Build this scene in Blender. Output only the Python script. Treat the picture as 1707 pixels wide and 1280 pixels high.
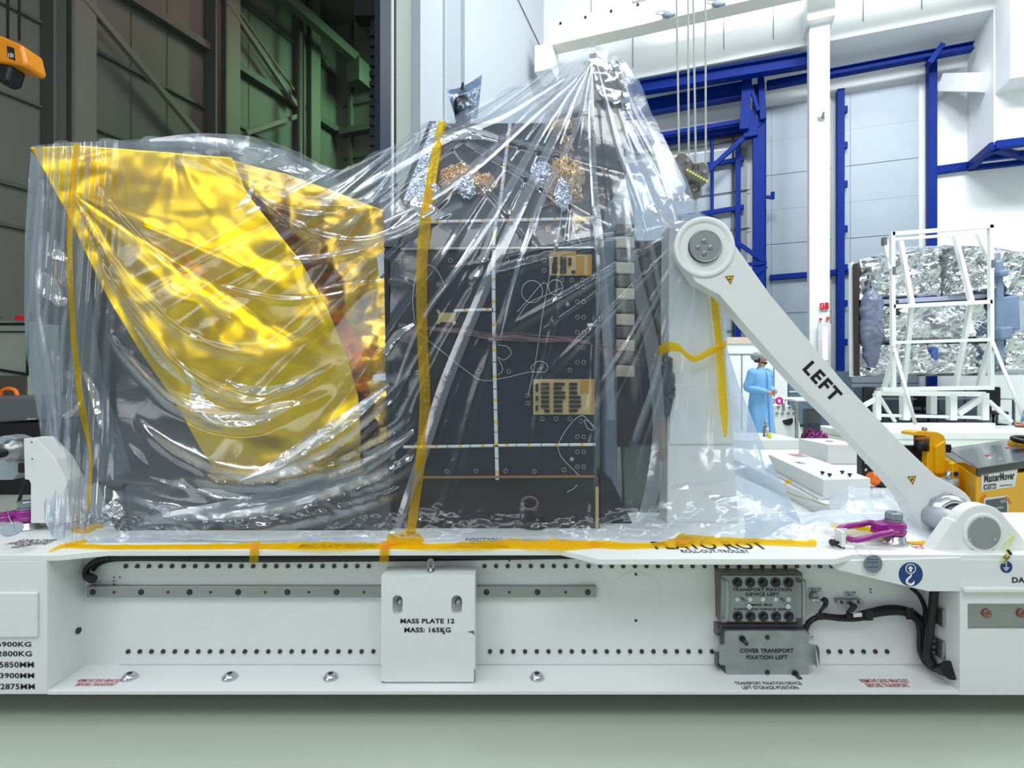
import bpy, math, random
import numpy as np
from mathutils import Vector, Matrix, noise as mnoise

for o in list(bpy.data.objects):
    bpy.data.objects.remove(o, do_unlink=True)
SC = bpy.context.scene
COL = SC.collection
random.seed(7)
RNG = np.random.default_rng(11)

# ------------------------------------------------------------ camera, world, lights, exposure
FPX, CX, HY, CAMZ = 905.0, 853.5, 628.0, 1.35       # focal length and horizon of the 1707x1280 frame
cam_d = bpy.data.cameras.new('camera')
cam_d.sensor_fit = 'HORIZONTAL'
cam_d.sensor_width = 36.0
cam_d.lens = 36.0 * FPX / 1707.0
cam_d.shift_y = -(640.0 - HY) / 1707.0
cam_d.clip_start = 0.05
cam_d.clip_end = 200
cam = bpy.data.objects.new('camera', cam_d)
cam.location = (0, 0, CAMZ)
cam.rotation_euler = (math.pi / 2, 0, 0)
COL.objects.link(cam)
SC.camera = cam

SC.view_settings.view_transform = 'Standard'
SC.view_settings.look = 'None'
SC.view_settings.gamma = 1.0
SC.view_settings.use_curve_mapping = False
SC.view_settings.exposure = 0.0

# the hall is turned about 21 degrees against the trolley: u runs along the side walls, v to the right
SU = Vector((0.3582, 0.9336, 0)); SV = Vector((0.9336, -0.3582, 0))
def H(u, v, z):
    p = SU * u + SV * v
    return Vector((p.x, p.y, z))

world = bpy.data.worlds.new('world')
SC.world = world
world.use_nodes = True
wb = world.node_tree.nodes['Background']
wb.inputs[0].default_value = (0.86, 0.93, 1.0, 1)
wb.inputs[1].default_value = 0.34

def area(name, loc, target, sx, sy, power, col=(1, 1, 1), spread=math.pi):
    d = bpy.data.lights.new(name, 'AREA')
    d.shape = 'RECTANGLE'; d.size = sx; d.size_y = sy
    d.energy = power; d.color = col; d.spread = spread
    o = bpy.data.objects.new(name, d)
    o.location = loc
    v = Vector(target) - Vector(loc)
    o.rotation_euler = v.to_track_quat('-Z', 'Y').to_euler()
    COL.objects.link(o)
    return o
COOL = (0.93, 0.97, 1.0)
# rows of ceiling lamps over the bright hall
for u, v, pw in ((8.5, 1.0, 1250), (8.5, 7.0, 1350), (7.0, 12.0, 620), (14.0, 5.5, 600)):
    area('ceiling_lamp', H(u, v, 15.8), H(u + (9.0 if u < 10 else 0.5), v, 6 if u < 10 else 0), 4.5, 2.5, pw, COOL)
# lamps over the bay the photographer stands in, and one added light
area('bay_light', (-1.8, -2.6, 7.0), (-0.9, 2.6, 1.2), 6.5, 2.4, 210, COOL)
area('bay_light', (2.6, -2.0, 7.5), (1.2, 2.6, 1.0), 3.0, 1.4, 150, COOL)
area('bay_light', (-5.0, 1.0, 8.0), (-1.6, 3.0, 1.0), 3.0, 1.2, 150, COOL)
area('bay_light', (-8.8, -7.5, 5.0), (-1.4, 2.7, 1.8), 7.0, 3.0, 215, COOL)  # unseen light added behind the camera for broad highlights on the gold foil
# the dim hall behind the partition: greenish and reddish work lights high up
area('hall_lamp', H(17.5, -9.5, 13.5), H(18.3, -15, 7), 2.0, 2.0, 260, (0.45, 1.0, 0.55), 2.4)
area('hall_lamp', H(12.5, -11.0, 14.0), H(12.0, -15, 9), 1.5, 1.5, 45, (1.0, 0.62, 0.62), 2.4)

# ------------------------------------------------------------ pixel <-> place helpers
def P(px, py, Y):
    return Vector(((px - CX) * Y / FPX, Y, CAMZ - (py - HY) * Y / FPX))
def PX(px, Y): return (px - CX) * Y / FPX
def PZ(py, Y): return CAMZ - (py - HY) * Y / FPX
def PF(px, py, z):                                   # point of the horizontal plane at height z
    Y = (CAMZ - z) * FPX / (py - HY)
    return Vector(((px - CX) * Y / FPX, Y, z))
def HU(px, py, U):                                   # point of the hall plane u = U
    rx = (px - CX) / FPX
    Y = U / (rx * SU.x + SU.y)
    return P(px, py, Y)
def HV(px, py, V):
    rx = (px - CX) / FPX
    Y = V / (rx * SV.x + SV.y)
    return P(px, py, Y)

# ------------------------------------------------------------ materials
def srgb(c):
    return tuple((x / 12.92 if x <= 0.04045 else ((x + 0.055) / 1.055) ** 2.4) for x in [v / 255.0 for v in c]) + (1.0,)
MATS = {}
def mat(name, rgb, rough=0.5, metal=0.0, var=0.05, nscale=6.0, bump=0.0, bscale=80.0, coat=0.0, spec=0.5, emit=0.0):
    if name in MATS: return MATS[name]
    m = bpy.data.materials.new(name); m.use_nodes = True
    nt = m.node_tree; N = nt.nodes; L = nt.links
    b = N['Principled BSDF']
    col = srgb(rgb)
    tc = N.new('ShaderNodeTexCoord')
    ns = N.new('ShaderNodeTexNoise'); ns.inputs['Scale'].default_value = nscale; ns.inputs['Detail'].default_value = 4
    L.new(tc.outputs['Object'], ns.inputs['Vector'])
    mx = N.new('ShaderNodeMix'); mx.data_type = 'RGBA'
    lo = tuple(c * (1 - var) for c in col[:3]) + (1,); hi = tuple(min(1, c * (1 + var)) for c in col[:3]) + (1,)
    mx.inputs[6].default_value = lo; mx.inputs[7].default_value = hi
    L.new(ns.outputs['Fac'], mx.inputs[0])
    L.new(mx.outputs[2], b.inputs['Base Color'])
    b.inputs['Roughness'].default_value = rough
    b.inputs['Metallic'].default_value = metal
    b.inputs['Specular IOR Level'].default_value = spec
    b.inputs['Coat Weight'].default_value = coat
    if emit:
        b.inputs['Emission Color'].default_value = col; b.inputs['Emission Strength'].default_value = emit
    if bump:
        n2 = N.new('ShaderNodeTexNoise'); n2.inputs['Scale'].default_value = bscale; n2.inputs['Detail'].default_value = 3
        L.new(tc.outputs['Object'], n2.inputs['Vector'])
        bp = N.new('ShaderNodeBump'); bp.inputs['Strength'].default_value = bump; bp.inputs['Distance'].default_value = 0.02
        L.new(n2.outputs['Fac'], bp.inputs['Height']); L.new(bp.outputs['Normal'], b.inputs['Normal'])
    MATS[name] = m
    return m

M_WHITE = mat('white_paint', (226, 229, 228), 0.38, var=0.02, bump=0.03, bscale=60)
M_WHITE2 = mat('satin_white_paint', (229, 232, 230), 0.5, var=0.03)
M_WALLW = mat('white_wall_panel', (232, 235, 236), 0.45, var=0.02, nscale=0.6)
M_PART = mat('pale_grey_wall_panel', (182, 189, 196), 0.5, var=0.02, nscale=0.6)
M_WALLD = mat('grey_wall_panel', (112, 114, 106), 0.6, var=0.06, nscale=0.8, bump=0.05, bscale=3)
M_STEELD = mat('dark_grey_steel', (92, 96, 90), 0.55, var=0.08)
M_BEAMG = mat('beige_grey_steel', (120, 120, 110), 0.55, var=0.06)
M_BLUE = mat('blue_paint', (0, 38, 122), 0.5, var=0.1, spec=0.12)
M_GALV = mat('galvanised_panel', (146, 157, 168), 0.5, metal=0.15, var=0.10, nscale=1.2)
M_STEEL = mat('brushed_steel', (160, 162, 162), 0.38, metal=0.85, var=0.08, nscale=30)
M_STEELL = mat('bright_steel', (205, 208, 212), 0.25, metal=0.9, var=0.05)
M_STEELK = mat('dark_screw_steel', (70, 74, 74), 0.42, metal=0.8, var=0.1)
M_GREYP = mat('grey_plate', (158, 164, 164), 0.42, metal=0.35, var=0.22, nscale=9)
M_BLACK = mat('black_rubber', (16, 17, 19), 0.42, var=0.2)
M_BLACKP = mat('black_plastic', (24, 25, 28), 0.35, var=0.15)
M_INK = mat('black_lettering', (14, 16, 20), 0.5, var=0.1)
M_RED = mat('red_lettering', (170, 22, 40), 0.5)
M_PURPLE = mat('purple_paint', (146, 28, 128), 0.28, var=0.06, coat=0.3)
M_YEL = mat('yellow_paint', (238, 178, 8), 0.35, var=0.05)
M_ORANGE = mat('orange_plastic', (236, 112, 18), 0.4)
M_SIGNB = mat('sign_blue', (12, 58, 120), 0.4)
M_SIGNY = mat('sign_yellow', (240, 184, 16), 0.45)
M_SIGNR = mat('sign_red', (196, 24, 28), 0.45)
M_GOWN = mat('light_blue_cloth', (122, 178, 232), 0.7, var=0.10, nscale=14)
M_SKIN = mat('skin', (196, 146, 122), 0.5, var=0.06, nscale=30)
M_HAIR = mat('brown_hair', (52, 38, 30), 0.6)
M_NET = mat('grey_hair_net', (150, 156, 160), 0.75, var=0.22, nscale=60)
M_PANEL = mat('dark_blue_panel', (27, 36, 50), 0.42, var=0.16, nscale=3, coat=0.0)
M_PANEL2 = mat('dark_edge_panel', (24, 29, 38), 0.4, var=0.16, nscale=4)
M_SKIRT = mat('dark_skirt', (34, 36, 38), 0.45, var=0.25, nscale=5)
M_TAPEW = mat('white_marker_tape', (226, 230, 232), 0.45)
M_TAN = mat('tan_board', (190, 168, 116), 0.5, var=0.12, nscale=40)
M_CHIP = mat('dark_chip', (34, 34, 38), 0.4)
M_WIRE = mat('pale_wire', (206, 208, 206), 0.4)
M_HARN = mat('pink_brown_wire', (150, 124, 128), 0.5, var=0.2, nscale=60)
M_GREYD = mat('mid_grey_plastic', (92, 98, 102), 0.45)
M_HOOK = mat('hook_grey', (112, 110, 106), 0.45, metal=0.2)
M_BEIGE = mat('beige_board', (206, 196, 176), 0.55)

def foil(name, rgb, rough=0.18, bump=0.25, bscale=14.0, var=0.12, spread=1.0):
    m = mat(name, rgb, rough, metal=1.0, var=var, nscale=5)
    nt = m.node_tree; N = nt.nodes; L = nt.links; b = N['Principled BSDF']
    tc = N.new('ShaderNodeTexCoord')
    vo = N.new('ShaderNodeTexVoronoi'); vo.feature = 'F1'; vo.inputs['Scale'].default_value = bscale
    ns = N.new('ShaderNodeTexNoise'); ns.inputs['Scale'].default_value = bscale * 0.5; ns.inputs['Detail'].default_value = 3
    mxv = N.new('ShaderNodeMix'); mxv.data_type = 'VECTOR'; mxv.inputs[0].default_value = 0.25
    L.new(tc.outputs['Object'], ns.inputs['Vector'])
    L.new(tc.outputs['Object'], mxv.inputs[4]); L.new(ns.outputs['Color'], mxv.inputs[5])
    L.new(mxv.outputs[1], vo.inputs['Vector'])
    bp = N.new('ShaderNodeBump'); bp.inputs['Strength'].default_value = bump; bp.inputs['Distance'].default_value = 0.05
    L.new(vo.outputs['Distance'], bp.inputs['Height']); L.new(bp.outputs['Normal'], b.inputs['Normal'])
    return m
M_GOLD = foil('gold_foil', (252, 204, 24), 0.33, 0.03, 6.0)
M_GOLD2 = foil('dark_gold_foil', (222, 178, 62), 0.25, 0.08, 9.0)
M_COPPER = foil('copper_gold_foil', (226, 202, 172), 0.25, 0.6, 40.0)
M_SILVER = foil('silver_foil', (206, 209, 212), 0.14, 0.30, 3.0, var=0.06)
M_SILVERN = foil('silver_tape_foil', (196, 206, 222), 0.22, 0.35, 26.0)

def film(name, rgb, base=0.10, gain=0.75, rough=0.14, tint=(0.93, 0.96, 0.98), bump=0.15, bscale=18.0, gl=0.45, power=2.2):
    """clear plastic film: see-through face on, whiter where it turns edge on"""
    m = bpy.data.materials.new(name); m.use_nodes = True
    nt = m.node_tree; N = nt.nodes; L = nt.links
    N.remove(N['Principled BSDF'])
    out = N['Material Output']
    tc = N.new('ShaderNodeTexCoord')
    ns = N.new('ShaderNodeTexNoise'); ns.inputs['Scale'].default_value = bscale; ns.inputs['Detail'].default_value = 4
    ns.inputs['Distortion'].default_value = 0.6
    L.new(tc.outputs['Object'], ns.inputs['Vector'])
    bp = N.new('ShaderNodeBump'); bp.inputs['Strength'].default_value = bump; bp.inputs['Distance'].default_value = 0.03
    L.new(ns.outputs['Fac'], bp.inputs['Height'])
    lw = N.new('ShaderNodeLayerWeight'); lw.inputs['Blend'].default_value = 0.5
    L.new(bp.outputs['Normal'], lw.inputs['Normal'])
    pw = N.new('ShaderNodeMath'); pw.operation = 'POWER'; pw.inputs[1].default_value = power
    L.new(lw.outputs['Facing'], pw.inputs[0])
    ma = N.new('ShaderNodeMath'); ma.operation = 'MULTIPLY_ADD'; ma.use_clamp = True
    ma.inputs[1].default_value = gain; ma.inputs[2].default_value = base
    L.new(pw.outputs[0], ma.inputs[0])
    tr = N.new('ShaderNodeBsdfTransparent'); tr.inputs[0].default_value = tint + (1,)
    gs = N.new('ShaderNodeBsdfGlossy'); gs.inputs['Roughness'].default_value = rough; gs.inputs[0].default_value = (1, 1, 1, 1)
    L.new(bp.outputs['Normal'], gs.inputs['Normal'])
    df = N.new('ShaderNodeBsdfDiffuse'); df.inputs[0].default_value = srgb(rgb)
    tl = N.new('ShaderNodeBsdfTranslucent'); tl.inputs[0].default_value = srgb(rgb)
    m1 = N.new('ShaderNodeMixShader'); m1.inputs[0].default_value = 0.45
    L.new(df.outputs[0], m1.inputs[1]); L.new(tl.outputs[0], m1.inputs[2])
    m2 = N.new('ShaderNodeMixShader'); m2.inputs[0].default_value = gl
    L.new(m1.outputs[0], m2.inputs[1]); L.new(gs.outputs[0], m2.inputs[2])
    m3 = N.new('ShaderNodeMixShader')
    L.new(ma.outputs[0], m3.inputs[0]); L.new(tr.outputs[0], m3.inputs[1]); L.new(m2.outputs[0], m3.inputs[2])
    L.new(m3.outputs[0], out.inputs[0])
    return m
M_FILM = film('clear_plastic_film', (210, 224, 242), 0.062, 1.15, 0.15, bump=0.10, bscale=9.0, gl=0.5, power=1.7)
M_FILMB = film('clear_plastic_film_back', (206, 222, 242), 0.16, 0.6, gl=0.2)
M_FILME = film('end_plastic_film', (200, 216, 240), 0.30, 0.7, 0.15, (0.93, 0.96, 0.98), 0.1, 9.0, 0.35, 1.7)
M_FILMW = film('crumpled_highlight_film', (226, 234, 244), 0.40, 0.9, 0.13, (0.95, 0.97, 0.99), 0.25, 14.0, 0.55, 1.4)  # whiter and more opaque, so crumples carry bright highlights in their colour
M_FILMD = film('doubled_plastic_film', (214, 226, 242), 0.24, 1.0, 0.15, (0.92, 0.95, 0.98), 0.1, 9.0, 0.5, 1.7)
M_TAPE = film('amber_tape', (255, 208, 0), 0.30, 0.4, 0.2, (1.0, 0.72, 0.01), 0.5, 60.0, 0.10, 1.5)
M_BAGB = film('blue_bag_film', (92, 132, 176), 0.42, 0.5, 0.18, (0.62, 0.76, 0.9), 0.4, 22.0, 0.3, 1.5)

def floor_mat():
    m = mat('epoxy_floor', (176, 186, 172), 0.22, var=0.06, nscale=0.9, spec=0.5)
    return m
M_FLOOR = floor_mat()

# ------------------------------------------------------------ mesh collecting
class MB:
    def __init__(self): self.v = []; self.f = []; self.sm = []
    def add(self, verts, faces, smooth=False):
        b = len(self.v)
        self.v.extend([tuple(p) for p in verts])
        self.f.extend([tuple(i + b for i in f) for f in faces]); self.sm.extend([smooth] * len(faces))
        return self
    def hexa(self, c):                               # eight corners: bottom ring then top ring
        return self.add(c, [(3, 2, 1, 0), (4, 5, 6, 7), (0, 1, 5, 4), (1, 2, 6, 5), (2, 3, 7, 6), (3, 0, 4, 7)])
    def box(self, x0, x1, y0, y1, z0, z1):
        return self.hexa([(x0, y0, z0), (x1, y0, z0), (x1, y1, z0), (x0, y1, z0), (x0, y0, z1), (x1, y0, z1), (x1, y1, z1), (x0, y1, z1)])
    def hbox(self, u0, u1, v0, v1, z0, z1):
        return self.hexa([H(u0, v0, z0), H(u0, v1, z0), H(u1, v1, z0), H(u1, v0, z0), H(u0, v0, z1), H(u0, v1, z1), H(u1, v1, z1), H(u1, v0, z1)])
    def bar(self, a, b, w, h, up=(0, 0, 1)):
        a = Vector(a); b = Vector(b); d = (b - a).normalized(); up = Vector(up)
        s = d.cross(up)
        if s.length < 1e-4: s = d.cross(Vector((0, 1, 0)))
        s.normalize(); t = s.cross(d).normalized()
        s = s * w / 2; t = t * h / 2
        return self.hexa([a - s - t, a + s - t, a + s + t, a - s + t, b - s - t, b + s - t, b + s + t, b - s + t])
    def ibeam(self, a, b, w, h, tw=0.25, up=(0, 0, 1)):
        a = Vector(a); b = Vector(b); d = (b - a).normalized(); up = Vector(up)
        s = d.cross(up)
        if s.length < 1e-4: s = d.cross(Vector((0, 1, 0)))
        s.normalize(); t = s.cross(d).normalized()
        k = t * (h / 2 - h * 0.06)
        self.bar(a + k, b + k, w, h * 0.12, t); self.bar(a - k, b - k, w, h * 0.12, t)
        return self.bar(a, b, w * tw, h * 0.8, t)
    def ring(self, c, ax, r, n, e1=None):
        ax = Vector(ax).normalized()
        if e1 is None:
            e1 = ax.orthogonal().normalized()
        e2 = ax.cross(e1)
        return [Vector(c) + (e1 * math.cos(2 * math.pi * i / n) + e2 * math.sin(2 * math.pi * i / n)) * r for i in range(n)]
    def lathe(self, prof, org, ax=(0, 0, 1), n=24, smooth=True, caps=True, e1=None):
        ax = Vector(ax).normalized(); org = Vector(org); vs = []
        for (r, h) in prof: vs += self.ring(org + ax * h, ax, max(r, 1e-5), n, e1)
        fs = []
        for k in range(len(prof) - 1):
            for i in range(n):
                j = (i + 1) % n
                fs.append((k * n + i, k * n + j, (k + 1) * n + j, (k + 1) * n + i))
        self.add(vs, fs, smooth)
        if caps:
            m = (len(prof) - 1) * n
            b = len(self.v) - len(vs)
            self.f.append(tuple(b + i for i in reversed(range(n)))); self.sm.append(False)
            self.f.append(tuple(b + m + i for i in range(n))); self.sm.append(False)
        return self
    def cyl(self, a, b, r, r2=None, n=20, e1=None):
        a = Vector(a); b = Vector(b); d = b - a
        return self.lathe([(r, 0), (r if r2 is None else r2, d.length)], a, d, n, e1=e1)
    def prism(self, pts, d):                         # planar polygon pushed along the vector d
        n = len(pts); d = Vector(d); A = [Vector(p) for p in pts]; B = [p + d for p in A]
        fs = [tuple(reversed(range(n))), tuple(range(n, 2 * n))] + [(i, (i + 1) % n, (i + 1) % n + n, i + n) for i in range(n)]
        return self.add(A + B, fs)
    def pprism(self, pix, Y, d, dx=0.0):                     # outline in the plane y = Y, pushed back by d
        return self.prism([P(a, b, Y) for a, b in pix], (dx, d, 0))
    def tube(self, pts, r, n=8, closed=False, res=0):
        pts = [Vector(p) for p in pts]
        if res: pts = smooth_path(pts, res, closed)
        k = len(pts); rr = r if isinstance(r, (list, tuple)) else [r] * k
        if len(rr) != k: rr = list(np.interp(np.linspace(0, 1, k), np.linspace(0, 1, len(rr)), rr))
        vs = []; e1 = None
        for i in range(k):
            if closed: d = pts[(i + 1) % k] - pts[i - 1]
            else: d = pts[min(i + 1, k - 1)] - pts[max(i - 1, 0)]
            d.normalize()
            if e1 is None: e1 = d.orthogonal().normalized()
            e1 = (e1 - d * e1.dot(d)).normalized()
            vs += self.ring(pts[i], d, rr[i], n, e1)
        fs = []
        for q in range(k if closed else k - 1):
            a = q * n; b = ((q + 1) % k) * n
            for i in range(n):
                j = (i + 1) % n; fs.append((a + i, a + j, b + j, b + i))
        if not closed: fs += [tuple(reversed(range(n))), tuple(range((k - 1) * n, k * n))]
        return self.add(vs, fs, True)
    def grid(self, G, smooth=True):                  # G: rows x cols x 3
        r, c, _ = G.shape
        vs = G.reshape(-1, 3).tolist()
        fs = [(i * c + j, i * c + j + 1, (i + 1) * c + j + 1, (i + 1) * c + j) for i in range(r - 1) for j in range(c - 1)]
        return self.add(vs, fs, smooth)
    def ellipsoid(self, c, rx, ry, rz, n=16, m=10):
        vs = []; fs = []
        for i in range(m + 1):
            a = math.pi * i / m
            for j in range(n):
                b = 2 * math.pi * j / n
                vs.append((c[0] + rx * math.sin(a) * math.cos(b), c[1] + ry * math.sin(a) * math.sin(b), c[2] - rz * math.cos(a)))
        for i in range(m):
            for j in range(n):
                k = (j + 1) % n; fs.append((i * n + j, i * n + k, (i + 1) * n + k, (i + 1) * n + j))
        return self.add(vs, fs, True)
    def strip(self, pts, w, side, thick=0.0008):     # a flat band along pts
        pts = [Vector(p) for p in pts]; a = []; 
        ws = w if isinstance(w, (list, tuple)) else [w] * len(pts)
        if len(ws) != len(pts): ws = list(np.interp(np.linspace(0, 1, len(pts)), np.linspace(0, 1, len(ws)), ws))
        for i, p in enumerate(pts):
            s = Vector(side[i] if isinstance(side, list) else side).normalized() * ws[i] / 2
            a += [p - s, p + s]
        fs = [(2 * i, 2 * i + 1, 2 * i + 3, 2 * i + 2) for i in range(len(pts) - 1)]
        return self.add(a, fs, True)
    def text(self, s, org, right, up, width=None, height=None, bold=0.012, depth=0.0006, align='L', space=1.06):
        cu = bpy.data.curves.new('t', 'FONT'); cu.body = s; cu.size = 1.0; cu.offset = bold; cu.extrude = 0.0
        cu.resolution_u = 3; cu.space_character = space
        ob = bpy.data.objects.new('t', cu); COL.objects.link(ob)
        dg = bpy.context.evaluated_depsgraph_get(); dg.update()
        me = bpy.data.meshes.new_from_object(ob.evaluated_get(dg))
        V = np.array([v.co[:2] for v in me.vertices]); F = [tuple(p.vertices) for p in me.polygons]
        bpy.data.objects.remove(ob); bpy.data.curves.remove(cu); bpy.data.meshes.remove(me)
        lo = V.min(0); hi = V.max(0); V = V - lo; ex = hi - lo
        sy = height / ex[1] if height else width / ex[0]
        sx = width / ex[0] if width else sy
        R = Vector(right).normalized(); U = Vector(up).normalized(); o = Vector(org)
        W = ex[0] * sx
        if align == 'C': o = o - R * W / 2
        if align == 'R': o = o - R * W
        N = R.cross(U).normalized() * depth
        vs = [o + R * (x * sx) + U * (y * sy) + N for x, y in V]
        return self.add(vs, F)
    def ptext(self, s, x0, y0, x1, y1, Y, bold=0.02):  # lettering filling a pixel box on the plane y = Y
        a = P(x0, y1, Y); b = P(x1, y0, Y)
        return self.text(s, a, (1, 0, 0), (0, 0, 1), b.x - a.x, b.z - a.z, bold)
    def ftext(self, s, x0, y0, x1, y1, z, bold=0.02):  # lettering lying on the horizontal plane z
        a = PF(x0, y1, z); b = PF(x1, y0, z); xa = a.x; xb = PF(x1, y1, z).x
        return self.text(s, (xa, a.y, z), (1, 0, 0), (0, 1, 0), xb - xa, b.y - a.y, bold, 0.0012)
    def build(self, name, m, parent=None, bevel=0.0, seg=2, solid=0.0, sub=0):
        me = bpy.data.meshes.new(name)
        off = wloc(parent)
        me.from_pydata([(x - off.x, y - off.y, z - off.z) for x, y, z in self.v], [], self.f)
        me.polygons.foreach_set('use_smooth', self.sm)
        me.materials.append(m)
        o = bpy.data.objects.new(name, me); COL.objects.link(o)
        if parent: o.parent = parent
        if bevel:
            b = o.modifiers.new('bevel', 'BEVEL'); b.width = bevel; b.segments = seg; b.limit_method = 'ANGLE'; b.angle_limit = 0.7
        if solid:
            b = o.modifiers.new('solid', 'SOLIDIFY'); b.thickness = solid; b.offset = 0
        if sub:
            b = o.modifiers.new('sub', 'SUBSURF'); b.levels = sub; b.render_levels = sub
        return o

def smooth_path(pts, res, closed=False):
    out = []; n = len(pts)
    rng = range(n) if closed else range(n - 1)
    for i in rng:
        if closed: p0, p1, p2, p3 = pts[i - 1], pts[i], pts[(i + 1) % n], pts[(i + 2) % n]
        else: p0, p1, p2, p3 = pts[max(i - 1, 0)], pts[i], pts[i + 1], pts[min(i + 2, n - 1)]
        for k in range(res):
            t = k / res
            out.append(0.5 * ((2 * p1) + (p2 - p0) * t + (2 * p0 - 5 * p1 + 4 * p2 - p3) * t * t + (3 * p1 - p0 - 3 * p2 + p3) * t ** 3))
    if not closed: out.append(pts[-1])
    return out

def wloc(o):
    v = Vector((0, 0, 0))
    while o is not None:
        v = v + o.location; o = o.parent
    return v
def tag(o, label, cat, group=None, kind=None):
    o['label'] = label; o['category'] = cat
    if group: o['group'] = group
    if kind: o['kind'] = kind
    return o
def thing(name, label, cat, loc, group=None):
    o = bpy.data.objects.new(name, None); o.empty_display_size = 0.1
    o.location = loc; COL.objects.link(o)
    return tag(o, label, cat, group)
def struct(name, mb, m, bevel=0.0):
    o = mb.build(name, m, None, bevel); o['kind'] = 'structure'; return o
def copy_tree(o, parent=None):
    c = o.copy(); COL.objects.link(c); c.parent = parent
    for ch in o.children: copy_tree(ch, c)
    return c
def inst(src, parent, loc):                          # another copy of a small part, same mesh
    c = src.copy(); COL.objects.link(c); c.parent = parent; c.location = loc; return c

# value noise in numpy
def vnoise(x, y, seed=0):
    r = np.random.default_rng(seed); T = r.random((64, 64))
    xi = np.floor(x).astype(int); yi = np.floor(y).astype(int); fx = x - xi; fy = y - yi
    fx = fx * fx * fx * (fx * (fx * 6 - 15) + 10); fy = fy * fy * fy * (fy * (fy * 6 - 15) + 10)
    g = lambda a, b: T[a % 64, b % 64]
    return (g(xi, yi) * (1 - fx) + g(xi + 1, yi) * fx) * (1 - fy) + (g(xi, yi + 1) * (1 - fx) + g(xi + 1, yi + 1) * fx) * fy - 0.5
def fbm(x, y, seed=0, oct=4, ridged=False):
    s = 0; a = 1.0
    for k in range(oct):
        n = vnoise(x * 2 ** k + 7.3 * k, y * 2 ** k + 3.1 * k, seed + k)
        s = s + a * ((0.5 - np.abs(n) * 2) if ridged else n); a *= 0.5
    return s
def crease(x, y, seed, n, scale):                    # crumpled sheet: sharp folds between random flat facets
    r = np.random.default_rng(seed); s = 0
    for k in range(n):
        a = r.uniform(0, math.pi); ph = r.uniform(0, 50); f = scale * r.uniform(0.6, 1.8)
        q = (x * math.cos(a) + y * math.sin(a)) * f + ph + 0.9 * vnoise(x * scale * 0.5, y * scale * 0.5, seed + 31 * k)
        s = s + np.abs((q % 2) - 1) / f * r.uniform(0.3, 1.0)
    return s / n
# ============================================================ the setting
struct('floor', MB().box(-32, 32, -14, 34, -0.2, 0.0), M_FLOOR)
struct('wall_left', MB().hbox(-14, 18.9, -15.3, -15, 0, 16), M_WALLD)
struct('wall_back_left', MB().hbox(18.6, 18.9, -15, -6.31, 0, 16), M_WALLD)
struct('ceiling_left', MB().hbox(3.0, 19, -15.3, -6.2, 16, 16.3), M_WALLD)
struct('ceiling', MB().hbox(3.0, 22, -6.2, 16, 17.5, 17.8), M_WALLW)
struct('wall_partition', MB().hbox(9.0, 21.6, -6.3, -6.2, 0, 17.5), M_PART)
struct('wall_back', MB().hbox(21.3, 21.6, -6.2, 16, 0, 17.5), M_WALLW)
struct('wall_upper', MB().hbox(19.5, 21.3, -6.2, 16, 11.9, 17.5), M_WALLW)
struct('wall_right', MB().hbox(-10, 21.6, 15.0, 15.3, 0, 17.5), M_WALLW)
mb = MB().hbox(19.5, 21.3, 7.33, 15, 8.0, 11.9); mb.hbox(18.6, 19.5, 7.35, 9.2, 9.45, 17.5)
struct('wall_overhang', mb, M_WALLW)
struct('column_white', MB().hbox(18.8, 19.3, 2.55, 3.1, 0, 17.5).hbox(18.5, 19.5, 2.45, 3.2, 12.1, 12.9), M_WALLW, 0.02)
# seams of the upper wall and the partition
M_SEAM = mat('dark_seam', (120, 124, 126), 0.6)
mb = MB()
for v in (-4.4, -2.9, -1.4, 0.1, 1.6, 4.1, 5.6, 7.1): mb.hbox(19.48, 19.5, v, v + 0.02, 12.3, 17.4)
mb.bar(HV(862, -4, -6.18), HV(921, 120, -6.18), 0.03, 0.03)
for z in (2.4, 4.4): mb.hbox(21.28, 21.3, -6, 1.6, z, z + 0.02)
struct('trim_1', mb, M_SEAM)
# stepped pilasters along the partition
mb = MB().hbox(10.1, 11.1, -6.2, -5.96, 0, 17.5); mb.hbox(11.1, 11.16, -6.2, -5.9, 0, 17.5); mb.hbox(12.5, 13.3, -6.2, -6.08, 0, 17.5)
struct('trim_2', mb, M_PART, 0.01)
struct('trim_3', MB().hbox(8.96, 9.33, -6.32, -6.19, 0, 16), mat('navy_door_edge', (44, 52, 66), 0.4))
struct('trim_4', MB().hbox(9.36, 9.40, -6.3, -6.17, 0, 16), M_WALLW)
struct('trim_5', MB().hbox(9.44, 9.49, -6.3, -6.17, 0, 16), M_BLACKP)
mb = MB().hbox(9.5, 10.1, -6.2, -6.14, 4.9, 5.3)
struct('trim_6', mb, M_BEAMG)
struct('trim_17', MB().hbox(9.52, 10.05, -6.2, -6.185, 0, 17.5), mat('grey_green_strip', (150, 158, 150), 0.5))
struct('trim_18', MB().hbox(11.3, 12.4, -6.2, -6.185, 0, 17.5), mat('shaded_side_strip', (166, 174, 184), 0.5))  # flat strip coloured grey to imitate the shaded side of a pilaster
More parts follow.
